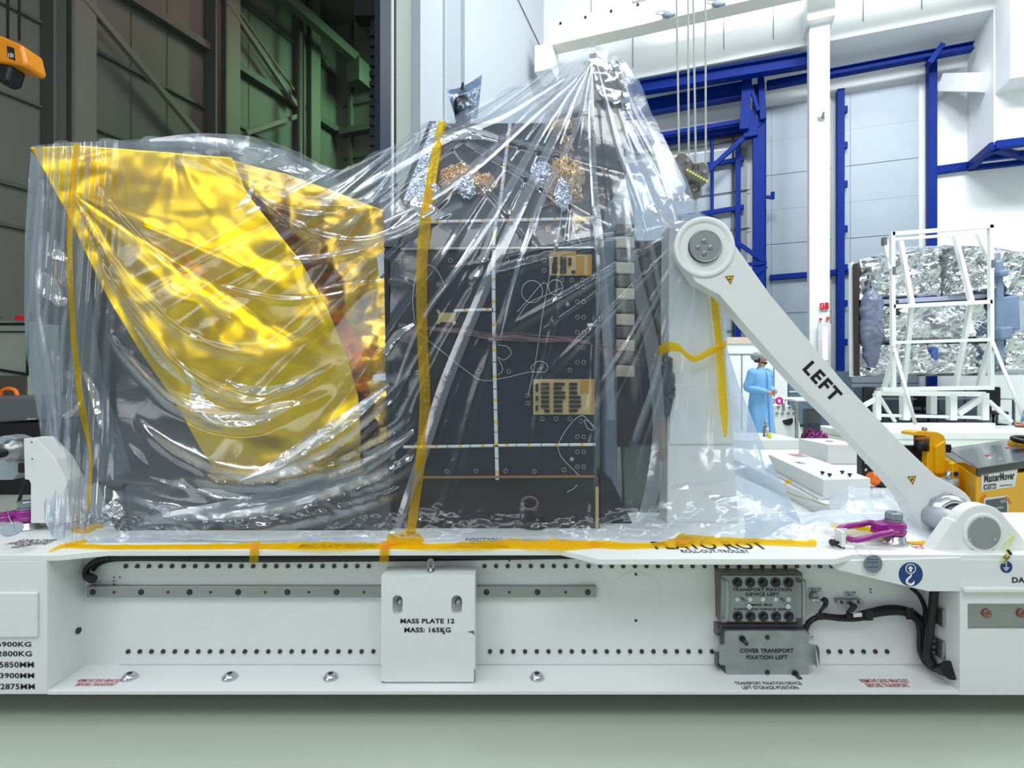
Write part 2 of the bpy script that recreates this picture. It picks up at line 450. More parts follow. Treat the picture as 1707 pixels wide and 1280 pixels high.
# dark hall: columns, rails and braces on the left wall
mb = MB(); mc = MB()
for u in (8.2, 12.55, 16.35):
    mc.hbox(u - 0.22, u - 0.16, -14.95, -14.5, 0, 16); mc.hbox(u + 0.16, u + 0.22, -14.95, -14.5, 0, 16); mc.hbox(u - 0.2, u + 0.2, -14.76, -14.70, 0, 16)
struct('column_dark', mc, M_STEELD)
mb = MB()
for u in (8.2, 12.55, 16.35): mb.hbox(u + 0.24, u + 0.75, -15.0, -14.55, 0, 16)
struct('column_beige', mb, M_BEAMG)
mb = MB()
for z, h in ((9.7, 0.08), (11.55, 0.22), (5.7, 0.1), (4.76, 0.08), (7.7, 0.05), (13.9, 0.15)): mb.hbox(-10, 18.5, -14.98, -14.9 if h < 0.2 else -14.7, z - h / 2, z + h / 2)
for px in (147, 219, 279, 415, 535): a = HV(px, 100, -14.98); mb.bar((a.x, a.y, 0.2), (a.x, a.y, 15.8), 0.012, 0.012)
struct('trim_7', mb, M_STEELD)
mb = MB()
for a, b, w in (((138, -5), (330, 224), 0.16), ((372, -5), (494, 176), 0.14), ((385, 0), (490, 150), 0.06), ((410, 222), (494, 194), 0.14), ((515, 60), (548, 110), 0.1)):
    mb.bar(HV(a[0], a[1], -14.6), HV(b[0], b[1], -14.6), w, w)
struct('trim_8', mb, M_BEAMG)
mb = MB().hbox(6, 17.9, -13.65, -13.35, 13.8, 14.15)
mb.hbox(17.7, 18.6, -13.8, -13.2, 13.0, 13.9); mb.cyl(HV(500, 0, -14.2), HV(500, 0, -14.2) - Vector((0, 0, 14.5)), 0.09)
struct('trim_9', mb, M_STEELD)
mb = MB()
for z in (4.2, 6.1, 8.3, 10.4, 12.6): mb.hbox(18.5, 18.6, -14.6, -6.4, z - 0.06, z + 0.06)
for z in (7.2, 11.4): mb.hbox(18.2, 18.6, -14.6, -6.4, z - 0.13, z + 0.13)
for v in (-14.2, -12.9, -11.6, -10.2, -8.6, -7.2): mb.hbox(18.4, 18.6, v - 0.07, v + 0.07, 0, 16)
mb.bar(HU(585, 10, 18.4), HU(618, 66, 18.4), 0.14, 0.14)
struct('trim_10', mb, M_STEELD)
# rolled door chain guide beside the partition edge
mb = MB()
a = HV(626, 80, -7.2)
mb.bar((a.x, a.y, 0), (a.x, a.y, 9.4), 0.16, 0.2); mb.box(a.x - 0.42, a.x + 0.2, a.y - 0.2, a.y + 0.2, 9.3, 9.75)
for k in range(40): mb.box(a.x - 0.1, a.x + 0.1, a.y - 0.16, a.y - 0.08, 0.3 + 0.22 * k, 0.4 + 0.22 * k)
mb.box(a.x - 0.32, a.x - 0.1, a.y - 0.1, a.y + 0.1, 3.0, 4.5)
tag(mb.build('door_chain_guide', M_BLACKP), 'tall black door guide beside the navy edge of the white partition', 'door guide')

# folding doors in the niche of the back wall
def door_leaf(name, v0, v1):
    mb = MB(); z = 10.9; k = 0
    while z > 0.2:
        zb = max(z - 1.22, 0.05)
        mb.hbox(21.18 + (0.0 if k % 2 else 0.015), 21.3, v0, v0 + (v1 - v0) * 0.09, zb + 0.012, z)
        mb.hbox(21.18 + (0.0 if k % 2 else 0.02), 21.3, v0 + (v1 - v0) * 0.095, v1, zb + 0.012, z)
        z -= 1.22; k += 1
    struct(name, mb, M_GALV)
door_leaf('door_1', 1.50, 3.55)
door_leaf('door_2', 3.90, 6.02)
struct('door_3', MB().hbox(21.2, 21.3, -3.6, 0.9, 0.05, 9.6), M_GALV)
mb = MB()
mb.hbox(20.9, 21.18, 3.66, 3.88, 0, 11.0); mb.hbox(20.9, 21.2, 6.2, 6.43, 0, 11.6); mb.hbox(20.9, 21.2, 1.36, 1.5, 0, 10.6)
for z in (10.2, 9.0, 7.7, 6.2, 4.9, 3.7, 2.4): mb.hbox(20.95, 21.1, 3.88, 3.98, z, z + 0.22)
mb.bar(HU(1283, 463, 21.1), HU(1420, 452, 21.1), 0.18, 0.18)
struct('trim_11', mb, M_BLUE, 0.01)
# blue runway beams hanging under the upper wall
mb = MB()
mb.ibeam(HU(1030, 153, 19.7), HU(1347, 101, 19.7), 0.35, 0.42)
mb.ibeam(HU(1278, 143, 20.4), HU(1622, 78, 20.4), 0.3, 0.22)
mb.bar(HU(1547, 108, 20.4), HU(1570, 76, 20.4), 0.3, 0.16)
struct('trim_12', mb, M_BLUE, 0.01)
mb = MB()
mb.ibeam(HU(1040, 187, 20.5), HU(1246, 150, 20.5), 0.35, 0.52)
mb.bar(HU(1040, 244, 20.9), HU(1240, 212, 20.9), 0.3, 0.32)
mb.bar(HU(1040, 235, 20.5), HU(1272, 196, 20.5), 0.12, 0.15)
mb.hbox(20.4, 20.8, 1.05, 1.42, 0, 11.4)
mb.bar(HU(1275, 197, 20.4), HU(1178, 287, 20.4), 0.12, 0.16)
mb.hbox(20.9, 21.1, 0.5, 0.68, 0, 9.8); mb.bar(HU(1187, 225, 21.0), HU(1187, 420, 21.0), 0.1, 0.1)
mb.bar(HU(1130, 283, 21.0), HU(1240, 265, 21.0), 0.12, 0.16); mb.bar(HU(1130, 363, 21.0), HU(1240, 345, 21.0), 0.12, 0.16)
mb.bar(HU(1205, 388, 20.4), HU(1276, 437, 20.4), 0.1, 0.14); mb.bar(HU(1235, 442, 20.4), HU(1278, 438, 20.4), 0.1, 0.12)
mb.bar(HU(1252, 463, 20.4), HU(1278, 444, 20.4), 0.1, 0.12)
mb.bar(HU(1246, 122, 20.3), HU(1240, 218, 20.3), 0.35, 0.3); mb.bar(HU(1268, 130, 20.3), HU(1272, 200, 20.3), 0.18, 0.2)
mb.bar(HU(1250, 140, 20.2), HU(1264, 185, 20.2), 0.12, 0.12)
mb.hbox(20.3, 20.6, 0.75, 1.2, 9.6, 10.5); mb.bar(HU(1277, 328, 20.4), HU(1290, 330, 20.4), 0.1, 0.1); mb.bar(HU(1288, 332, 20.4), HU(1288, 320, 20.4), 0.1, 0.1)
struct('trim_13', mb, M_BLUE, 0.008)
# blue gallery frame under the overhang
mb = MB()
mb.bar(HU(1555, 285, 21.2), HU(1614, 277, 21.2), 0.2, 0.24)
a = H(19.5, 7.35, 7.98); b = H(21.2, 7.35, 7.98); c = H(19.5, 13.0, 7.98); d = H(21.2, 13.0, 7.98)
mb.bar(a, b, 0.22, 0.22); mb.bar(a, c, 0.22, 0.22); mb.bar(b, d, 0.22, 0.22)
mb.bar(H(19.6, 7.4, 7.9), H(21.1, 9.0, 7.9), 0.2, 0.12); mb.bar(H(20.3, 7.4, 7.9), H(20.3, 11, 7.9), 0.15, 0.15)
struct('trim_14', mb, M_BLUE, 0.01)
mb = MB().bar(HU(1578, 138, 21.0), H(19.9, 7.3, 10.0), 0.5, 0.5)
struct('trim_15', mb, M_WALLW)
# conduits on the back wall
mb = MB()
mb.cyl(HU(1222, 222, 21.1), HU(1222, 600, 21.1), 0.04); mb.cyl(HU(1160, 228, 21.1), HU(1160, 600, 21.1), 0.03)
for y0, y1 in ((250, 224), (258, 232), (242, 218)): mb.cyl(HU(1060, y0, 21.1), HU(1242, y1, 21.1), 0.05)
for y0, y1 in ((333, 316), (392, 380), (487, 482), (520, 517), (553, 551)): mb.cyl(HU(1120, y0, 21.15), HU(1250, y1, 21.15), 0.018)
struct('trim_16', mb, mat('conduit_grey', (96, 102, 108), 0.4, metal=0.6))
# crane girder across the bright hall
gir = thing('crane_girder', 'long cream crane girder running high along the white upper wall', 'crane girder', H(17.9, -5.6, 12.6))
M_CREAM = mat('cream_paint', (232, 228, 216), 0.5)
MB().hbox(17.6, 18.2, -5.5, 14.5, 12.55, 13.35).build('girder_beam', M_CREAM, gir, 0.03)
MB().hbox(17.5, 18.4, -5.9, -5.3, 11.7, 12.6).build('end_block', M_WALLW, gir, 0.02)
for v in np.arange(-5, 6, 0.85): MB().cyl(H(17.6, v, 13.2), H(17.55, v, 13.2), 0.04, n=8).build('bolt', M_BLACKP, gir)
MB().hbox(17.5, 17.9, -2.6, -1.7, 13.3, 14.6).build('motor_box', M_WALLW, gir, 0.02)
for px, py in ((1112, 25), (1195, 7)):
    a = HU(px, py, 17.5); mb = MB().ellipsoid(a, 0.16, 0.1, 0.09); mb.cyl(a + Vector((0.0, 0, 0.0)), a + Vector((0.25, 0, 0.02)), 0.05)
    mb.tube([a + Vector((-0.15, 0, 0)), a + Vector((-0.35, 0, 0.05)), a + Vector((-0.2, 0, 0.12)), a + Vector((0.1, 0, 0.1))], 0.015, 6, res=4)
    mb.build('plug_socket', mat('socket_grey', (120, 132, 146), 0.4), gir)

# ============================================================ crane hook and yellow hoist
Yh = 9.0
hk = thing('crane_hook_block', 'grey crane hook block with a yellow and black edge, hanging on four white ropes', 'crane hook', P(1155, 325, Yh))
out = [(1130, 258), (1134, 253), (1141, 253), (1149, 260), (1157, 270), (1166, 270), (1173, 268), (1181, 275), (1183, 292), (1180, 303), (1168, 305), (1150, 297), (1135, 283), (1128, 272)]
MB().pprism(out, Yh - 0.16, 0.32).build('block_body', M_HOOK, hk, 0.02)
for cx_, cy_ in ((1146, 268), (1174, 286)): MB().cyl(P(cx_, cy_, Yh - 0.16), P(cx_, cy_, Yh - 0.16) - Vector((0, 0.02, 0)), 0.035).build('pin', M_STEEL, hk)
my = MB()
for k in range(8):
    t = k / 7; c = P(1146 + 32 * t, 283.5 + 18 * t, Yh - 0.165); my.box(c.x - 0.018, c.x + 0.018, c.y - 0.004, c.y + 0.004, c.z - 0.018, c.z + 0.018)
my.build('yellow_marks', mat('pale_yellow', (236, 232, 120), 0.5), hk)
MB().ptext('SWL 10t', 1153, 274, 1166, 284, Yh - 0.163).build('lettering', M_INK, hk)
hp = [P(x, y, Yh) for x, y in ((1158, 298), (1157, 306), (1150, 312), (1149, 320), (1155, 326), (1163, 324), (1166, 317), (1164, 311))]
MB().tube(hp, [0.05, 0.05, 0.06, 0.07, 0.07, 0.06, 0.04, 0.02], 10, res=5).build('hook', M_HOOK, hk)
for (xa, xb, yb) in ((1128, 1132, 260), (1147, 1148, 257), (1155.5, 1160, 272), (1176, 1176.5, 272)):
    a = P(xb, yb, Yh); b = P(xa, 0, Yh)
    d = (b - a); t = (15.0 - a.z) / d.z
    MB().cyl(a, a + d * t, 0.017, n=8).build('rope', M_WHITE2, hk)
Yy = 6.5
ho = thing('yellow_hoist', 'yellow hoist block with a dark hook hanging on two black ropes at the dark wall', 'hoist', P(10, 135, Yy))
MB().pprism([(-70, 50), (-20, 55), (0, 58), (36, 74), (43, 104), (38, 111), (20, 106), (-60, 95)], Yy - 0.15, 0.3).build('hoist_body', mat('dark_yellow_paint', (226, 140, 10), 0.4), ho, 0.03)
MB().pprism([(11, 76), (23, 80), (25, 101), (13, 96)], Yy - 0.156, 0.01).build('label_plate', M_BLACKP, ho)
MB().ptext('10t', 14, 88, 23, 96, Yy - 0.157).build('lettering', M_WHITE2, ho)
MB().pprism([(-20, 98), (8, 103), (20, 108), (16, 120), (12, 134), (0, 137), (-14, 130)], Yy - 0.1, 0.2).build('hook', M_BLACKP, ho, 0.03)
for x in (13, 32): MB().cyl(P(x, 68, Yy), P(x, 68, Yy) + Vector((0, 0, 9.5)), 0.014, n=8).build('rope', M_BLACK, ho)

# ============================================================ fittings on the white column
cp = thing('fire_call_panel', 'white column panel with red fire sign, push button and orange lamp', 'wall panel', HU(1372, 560, 18.75))
a = lambda x, y: HU(x, y, 18.74)
MB().bar(a(1374, 540), a(1374, 640), 0.38, 0.05, (0, -1, 0)).build('panel_body', M_WHITE2, cp)
MB().bar(a(1367, 511), a(1374, 510), 0.02, 0.2).build('sign_left', M_SIGNR, cp); MB().bar(a(1375, 510), a(1381.5, 509.5), 0.02, 0.2).build('sign_right', M_SIGNR, cp)
MB().text('1', a(1369.5, 513) - SU * 0.02, SV, (0, 0, 1), None, 0.11).build('lettering', M_WHITE2, cp)
MB().ellipsoid(a(1368, 532), 0.04, 0.04, 0.04).build('push_button', M_SIGNR, cp)
MB().ellipsoid(a(1380, 530), 0.05, 0.05, 0.06).build('lamp_dome', M_ORANGE, cp)
MB().bar(a(1375, 545), a(1375, 600), 0.14, 0.06, (0, -1, 0)).build('bright_strip', mat('glowing_white', (250, 252, 255), 0.4, emit=1.0), cp)  # white strip with its own glow
sc = thing('column_sensor', 'small white sensor bracket on the tall white column', 'sensor', HU(1371, 192, 18.78))
MB().bar(HU(1363, 192, 18.7), HU(1378, 192, 18.7), 0.12, 0.12).build('sensor_body', M_WHITE2, sc); MB().bar(HU(1370, 192, 18.62), HU(1374, 192, 18.62), 0.08, 0.16).build('sensor_lens', M_BLACKP, sc)

# ============================================================ silver spacecraft on its stand, far right
Ys = 13.0
ss = thing('silver_spacecraft', 'big silver foil covered spacecraft behind a white tube frame', 'spacecraft', P(1560, 640, Ys))
def foil_patch(px0, px1, yt0, yt1, yb0, yb1, Y, seed, amp=0.10, n=70, m=50, side=0.0):
    G = np.zeros((m, n, 3))
    for i in range(m):
        for j in range(n):
            s = j / (n - 1); t = i / (m - 1)
            G[i, j, 0] = px0 + (px1 - px0) * s
            G[i, j, 1] = (yb0 + (yb1 - yb0) * s) * (1 - t) + (yt0 + (yt1 - yt0) * s) * t
    X = G[..., 0] / 16.0; Yq = G[..., 1] / 16.0
    d = crease(X, Yq, seed, 4, 0.7) * amp * 3.0 + crease(X, Yq, seed + 40, 5, 1.8) * amp * 2.2 + fbm(X * 0.5, Yq * 0.5, seed) * amp * 0.7
    e = np.minimum(np.minimum(np.linspace(0, 1, m)[:, None], np.linspace(1, 0, m)[:, None]), np.minimum(np.linspace(0, 1, n)[None], np.linspace(1, 0, n)[None]))
    d = d * np.clip(e * 12, 0, 1)
    YY = Y - d + side * np.linspace(0, 1, n)[None]
    R = np.stack([(G[..., 0] - CX) * Y / FPX, YY, CAMZ - (G[..., 1] - HY) * Y / FPX], -1)
    return MB().grid(R, False)
MB().pprism([(1424, 439), (1452, 428), (1498, 412), (1572, 409), (1655, 412), (1702, 420), (1712, 480), (1712, 625), (1424, 626)], Ys + 0.03, 2.2, 1.5).build('body', M_SILVERN, ss)
foil_patch(1433, 1570, 432, 408, 500, 500, Ys, 3).build('foil_quilt', M_SILVER, ss)
foil_patch(1570, 1654, 408, 411, 500, 490, Ys - 0.05, 5, 0.2).build('foil_quilt', M_SILVER, ss)
foil_patch(1460, 1654, 508, 500, 570, 566, Ys - 0.05, 8).build('foil_quilt', M_SILVER, ss)
foil_patch(1433, 1655, 572, 568, 628, 626, Ys, 9).build('foil_quilt', M_SILVER, ss)
foil_patch(1655, 1707, 414, 420, 500, 500, Ys - 0.03, 12, 0.16).build('foil_quilt', M_SILVER, ss)
foil_patch(1655, 1706, 550, 550, 622, 622, Ys - 0.03, 15, 0.14).build('foil_quilt', M_SILVER, ss)
MB().pprism([(1421, 440), (1431, 437), (1433, 626), (1423, 627)], Ys - 0.12, 0.3, 0.2).build('black_edge_strip', mat('dark_bronze', (46, 36, 32), 0.4), ss, 0.02)
MB().pprism([(1419, 437), (1423, 436), (1425, 628), (1420, 628)], Ys - 0.02, 0.1).build('white_edge_strip', M_WHITE2, ss)
mb = MB()
yy = np.linspace(446, 612, 60); w = np.interp(yy, [446, 452, 470, 486, 500, 520, 560, 580, 600, 612], [0.06, 0.09, 0.10, 0.13, 0.24, 0.26, 0.27, 0.2, 0.15, 0.08])
Gq = np.zeros((60, 21, 3))
for i in range(60):
    for j in range(21):
        s_ = j / 20 * 2 - 1; c = P(1449, yy[i], Ys)
        Gq[i, j] = (c.x + s_ * w[i] * (1 + 0.25 * mnoise.noise((yy[i] * 0.08, s_ * 2, 1))), Ys - 0.05 - math.sqrt(max(0, 1 - s_ * s_)) * w[i] * 0.9 - 0.07 * abs(mnoise.noise((yy[i] * 0.15, s_ * 3, 5))), c.z)
mb.grid(Gq)
mb.build('bagged_boom', mat('violet_grey_film', (118, 126, 150), 0.25, var=0.25, nscale=4, bump=0.5, bscale=5), ss)
mb = MB().pprism([(1661, 434), (1675, 432), (1676, 610), (1660, 608)], Ys - 0.35, 0.3); mb.pprism([(1668, 495), (1700, 490), (1703, 550), (1668, 552)], Ys - 0.3, 0.3)
mb.pprism([(1668, 545), (1690, 543), (1690, 565), (1668, 566)], Ys - 0.5, 0.3); mb.pprism([(1668, 450), (1684, 448), (1684, 460), (1668, 461)], Ys - 0.5, 0.3)
mb.build('bagged_unit', mat('blue_grey_film', (112, 132, 160), 0.25, var=0.2, nscale=3, bump=0.5, bscale=5), ss, 0.05)
MB().bar(P(1460, 504, Ys - 0.12), P(1652, 493, Ys - 0.12), 0.1, 0.1).build('seam_rail', mat('violet_rail', (170, 176, 204), 0.3), ss)
mb = MB().ellipsoid(P(1502, 560, Ys - 0.1), 0.12, 0.1, 0.1); mb.ellipsoid(P(1635, 560, Ys - 0.1), 0.12, 0.1, 0.1)
mb.build('fitting', M_WHITE2, ss)
mb = MB().box(*[PX(1478, Ys), PX(1483, Ys), Ys - 0.3, Ys - 0.1, PZ(522, Ys), PZ(503, Ys)]); mb.box(PX(1632, Ys), PX(1645, Ys), Ys - 0.3, Ys - 0.1, PZ(512, Ys), PZ(497, Ys))
mb.build('bracket', M_BLACKP, ss)
MB().pprism([(1559, 580), (1556, 583), (1556, 600), (1559, 603), (1561, 603), (1564, 600), (1564, 583), (1561, 580)], Ys - 0.13, 0.12).build('slot', mat('slot_blue', (70, 104, 170), 0.4), ss)

Yf = 12.2
fr = thing('tube_frame', 'white square tube frame standing in front of the silver spacecraft', 'frame', P(1570, 650, Yf))
def tb(name, a, b, w=0.085, Ya=Yf, Yb=Yf, m=M_WHITE2): return MB().bar(P(a[0], a[1], Ya), P(b[0], b[1], Yb), w, w).build(name, m, fr)
tb('upright', (1487, 386), (1489, 650)); tb('upright', (1651, 375), (1652, 650))
tb('cross_rail', (1486, 390), (1654, 377)); tb('cross_rail', (1488, 511), (1652, 503)); tb('cross_rail', (1488, 571), (1652, 566), 0.07); tb('cross_rail', (1470, 649), (1655, 646), 0.09)
tb('rear_rail', (1490, 399), (1640, 388), 0.06, Yf + 0.5, Yf + 0.5)
for p, q, r_ in (((1501, 403), (1520, 508), (1506, 648)), ((1592, 394), (1619, 503), (1592, 648)), ((1631, 390), (1652, 440), (1652, 440)), ((1512, 0), (1497, 570), (1474, 648)), ((0, 0), (1652, 570), (1630, 648))):
    if p[1]: tb('slanted_tube', p, q, 0.09, Yf + 0.45, Yf + 0.05)
    if q != r_: tb('slanted_tube', q, r_, 0.09, Yf + 0.05, Yf + 0.45)
tb('slanted_tube', (1475, 400), (1485, 450), 0.09, Yf + 0.4, Yf)
mb = MB()
for x, y in ((1488, 451), (1652, 440), (1489, 583), (1654, 577), (1474, 402)): mb.box(PX(x - 2.6, Yf), PX(x + 2.6, Yf), Yf - 0.055, Yf + 0.055, PZ(y + 7, Yf), PZ(y - 6, Yf))
mb.build('clamp', M_GREYD, fr)
for a, b in (((1489, 574), (1526, 707)), ((1653, 566), (1708, 702))): MB().cyl(P(a[0], a[1], Yf), P(b[0], b[1], Yf - 0.8), 0.035, n=8).build('guy_rod', M_WHITE2, fr)
Yb_ = 12.4
st = thing('support_stand', 'low white stand on a long plinth under the silver spacecraft', 'stand', (PX(1580, Yb_), Yb_, 0))
def sb(name, a, b, w=0.11, Y=Yb_): return MB().bar(P(a[0], a[1], Y), P(b[0], b[1], Y), w, w).build(name, M_WHITE2, st)
sb('top_rail', (1460, 655), (1640, 657)); sb('top_rail', (1462, 648), (1556, 649), 0.06, Yb_ + 0.8)
for x in (1462, 1508, 1586, 1639): sb('leg', (x, 655), (x, 700), 0.15 if x != 1462 else 0.12)
for x in (1553,): sb('leg', (x, 650), (x, 690), 0.15, Yb_ + 0.8)
sb('low_rail', (1462, 692), (1640, 696), 0.07); sb('brace', (1596, 690), (1636, 662), 0.12); sb('brace', (1464, 658), (1492, 703), 0.06); sb('brace', (1648, 668), (1686, 703), 0.07); sb('brace', (1440, 676), (1462, 664), 0.09)
MB().box(PX(1410, 12), PX(1790, 12), 11.6, 13.2, 0.0, 0.17).build('plinth', M_WHITE2, st, 0.02)
MB().box(PX(1462, 12), PX(1680, 12), 12.3, 12.5, 0.17, 0.3).build('plinth_rail', M_WHITE2, st, 0.01)

# office chairs and tables behind the stand
def chair(name, label, x, Y, rz, seat_z=0.5):
    r = thing(name, label, 'chair', (x, Y, 0), 'black office chairs by the back wall')
    def rot(p): c, s = math.cos(rz), math.sin(rz); return (x + p[0] * c - p[1] * s, Y + p[0] * s + p[1] * c, p[2])
    def rb(x0, x1, y0, y1, z0, z1): return MB().hexa([rot(p) for p in [(x0, y0, z0), (x1, y0, z0), (x1, y1, z0), (x0, y1, z0), (x0, y0, z1), (x1, y0, z1), (x1, y1, z1), (x0, y1, z1)]])
    rb(-0.25, 0.25, -0.25, 0.25, seat_z, seat_z + 0.09).build('seat', M_BLACKP, r, 0.04)
    rb(-0.24, 0.24, 0.22, 0.30, seat_z + 0.18, seat_z + 0.72).build('backrest', M_BLACKP, r, 0.04)
    rb(-0.03, 0.03, 0.2, 0.28, seat_z, seat_z + 0.3).build('back_bar', M_BLACKP, r)
    MB().cyl(rot((0, 0, 0.1)), rot((0, 0, seat_z)), 0.03).build('gas_column', M_BLACKP, r)
    for k in range(5):
        a = k * 2 * math.pi / 5
        MB().bar(rot((0, 0, 0.12)), rot((0.3 * math.cos(a), 0.3 * math.sin(a), 0.08)), 0.05, 0.04).cyl(rot((0.3 * math.cos(a), 0.3 * math.sin(a), 0.0)), rot((0.3 * math.cos(a), 0.3 * math.sin(a), 0.08)), 0.03).build('leg', M_BLACKP, r)
    return r
chair('office_chair', 'black office chair behind the end of the stand nearest the slanted white strut', PX(1464, 14.6), 14.6, 0.5, 0.36)
chair('office_chair', 'black office chair behind the middle of the white stand, seen between its legs', PX(1548, 15.0), 15.0, 2.0, 0.34)
chair('office_chair', 'black office chair behind the stand, beside the glassy bench near the yellow tug', PX(1656, 14.4), 14.4, -0.4, 0.36)
def table(name, label, x0, x1, y0, y1, z, top, leg):
    r = thing(name, label, 'table', ((x0 + x1) / 2, (y0 + y1) / 2, 0))
    MB().box(x0, x1, y0, y1, z - 0.035, z).build('tabletop', top, r, 0.005)
    for x in (x0 + 0.04, x1 - 0.04):
        for y in (y0 + 0.04, y1 - 0.04): MB().box(x - 0.025, x + 0.025, y - 0.025, y + 0.025, 0, z - 0.035).build('leg', leg, r)
    MB().box(x0 + 0.04, x1 - 0.04, y1 - 0.06, y1 - 0.02, 0.2, 0.25).build('stretcher', leg, r)
    return r
t1 = table('work_table', 'steel legged white table beside the person, partly behind the white strut', PX(1318, 11.4), PX(1395, 11.4) + 0.3, 11.2, 12.6, 0.88, M_WHITE2, M_STEEL)
table('bench', 'long grey bench behind the white stand', PX(1480, 14.9), PX(1700, 14.9), 15.0, 15.6, 0.75, M_GREYP, M_GREYD)
dr = thing('drawer_unit', 'dark grey drawer unit under the steel legged table', 'cabinet', (PX(1353, 12.4), 12.4, 0))
MB().box(PX(1342, 12.4), PX(1364, 12.4), 12.3, 12.5, 0.02, 0.62).build('body', mat('slate_plastic', (64, 72, 84), 0.5), dr, 0.01); MB().box(PX(1342, 12.4), PX(1364, 12.4), 12.28, 12.3, 0.3, 0.6).build('drawer', M_GREYD, dr, 0.005)
pp = thing('paper_sheets', 'loose papers lying on the steel legged white table', 'papers', (PX(1352, 11.7), 11.7, 0.88))
MB().box(PX(1338, 11.7), PX(1362, 11.7), 11.6, 11.9, 0.881, 0.89).build('sheet', M_WHITE2, pp); MB().box(PX(1348, 11.7), PX(1370, 11.7), 11.5, 11.75, 0.891, 0.9).build('sheet', M_WHITE2, pp)
# white cabin and cabinets behind the person
cb = thing('white_cabin', 'low white panelled cabin with a beige top edge behind the person', 'cabin', (PX(1240, 14.0), 14.2, 0))
MB().box(PX(1120, 14), PX(1313, 14), 14.0, 15.6, 0.0, 2.2).build('panel_wall', M_WALLW, cb, 0.01)
MB().box(PX(1120, 14), PX(1266, 14), 13.97, 15.6, 2.2, 2.37).build('top_board', M_BEIGE, cb)
mb = MB()
for x in (1160, 1236.5, 1290): mb.box(PX(x, 14) - 0.012, PX(x, 14) + 0.012, 13.985, 14.0, 0.02, 1.93)
mb.box(PX(1120, 14), PX(1313, 14), 13.985, 14.0, 1.92, 1.945)
mb.build('panel_joint', M_SEAM, cb)
gc = thing('grey_cabinet', 'blue grey cabinet beside the white cabin, partly behind the white strut', 'cabinet', (PX(1332, 14.6), 14.8, 0))
MB().box(PX(1315, 14.6), PX(1420, 14.6), 14.6, 15.2, 0.0, 1.5).build('body', mat('blue_grey_metal', (108, 128, 148), 0.4), gc, 0.01)
MB().box(PX(1315, 14.6), PX(1420, 14.6), 14.58, 14.6, 0.93, 0.97).build('door_gap', M_WHITE2, gc); MB().box(PX(1338, 14.6), PX(1341, 14.6), 14.56, 14.6, 1.0, 1.05).build('handle', M_STEEL, gc)
for k in range(5):
    x0 = PX(1425 + 46 * k, 15.9)
    q = thing('base_cabinet', 'blue grey cabinet in the row along the back wall behind the white stand', 'cabinet', (x0, 16.0, 0), 'cabinets behind the stand')
    MB().box(x0, x0 + 0.78, 15.9, 16.25, 0, 1.05).build('body', mat('blue_grey_metal', (108, 128, 148), 0.4), q, 0.01)
    MB().box(x0 + 0.02, x0 + 0.76, 15.88, 15.9, 0.1, 1.0).build('door', mat('blue_grey_metal', (108, 128, 148), 0.4), q, 0.005)
# ============================================================ the white roll-out trolley
ZD, ZB = 0.661, 0.12                     # deck height, underside
YF, YW = 2.10, 2.29                      # front faces, recessed web
tr = thing('transport_trolley', 'long white roll-out trolley with black lettering, carrying the wrapped spacecraft', 'trolley', (0, 2.4, 0))
XL, XR = PX(78, YF), PX(1600, YF)
mb = MB(); mb.box(-2.9, XL, YF, 2.75, ZB, ZD - 0.02); mb.build('end_block', M_WHITE, tr, 0.006)
# right end block with a sunk window
mb = MB()
xa, xb = PX(1613, YF), 2.95; za, zb = PZ(1050, YF), PZ(1006, YF)
mb.box(XR, xa, YF, 2.75, ZB, ZD - 0.02); mb.box(xa, xb, YF, 2.75, ZB, za); mb.box(xa, xb, YF, 2.75, zb, ZD - 0.02); mb.box(xa, xb, YF + 0.03, 2.7, za, zb)
mb.build('end_block', M_WHITE, tr)
MB().box(PX(1602, YF), 2.95, YF - 0.02, YF, PZ(985, YF), PZ(977, YF)).build('ledge', M_WHITE, tr, 0.005)
MB().box(xa + 0.002, 2.9, YF + 0.015, YF + 0.03, za + 0.002, zb - 0.002).build('window_plate', M_STEEL, tr)
for x in (1644, 1702):
    c = P(x, 1022, YF + 0.015); MB().lathe([(0.018, 0), (0.016, -0.008), (0.009, -0.008), (0.008, -0.003)], c, (0, 1, 0), 18).build('window_bolt', mat('rusty_bolt', (150, 110, 92), 0.5, metal=0.6, var=0.25, nscale=40), tr)
MB().box(-2.9, PX(65, YF), YF - 0.012, YF, PZ(1060, YF), PZ(986, YF)).build('cover_plate', M_WHITE, tr, 0.004)
# web, flange, deck
MB().box(XL, XR, YW, YW + 0.02, ZB, ZD - 0.02).build('web', M_WHITE, tr)
MB().box(PX(198, YW), PX(1560, YW), YW - 0.004, YW, ZB + 0.02, ZD - 0.026).build('web_plate', M_WHITE, tr)
MB().box(XL, XR, YF, 2.75, ZB, 0.135).build('bottom_flange', M_WHITE, tr, 0.002)
top = [(-2.9, 2.10), (PX(95, 2.1), 2.10), PF(180, 917, ZD)[:2], PF(935, 916, ZD)[:2], PF(998, 931, ZD)[:2], PF(1392, 931, ZD)[:2], PF(1420, 924, ZD)[:2], (2.95, 2.10), (2.95, 2.76), (-2.9, 2.76)]
MB().prism([(x, y, ZD - 0.024) for x, y in top], (0, 0, 0.024)).build('deck_plate', M_WHITE2, tr, 0.003)
MB().prism([P(a, b, YF - 0.002) for a, b in ((1382, 935), (1395, 950), (1470, 968), (1548, 986), (1602, 986), (1602, 929))], (0, 0.03, 0)).build('gusset_plate', M_WHITE, tr, 0.003)
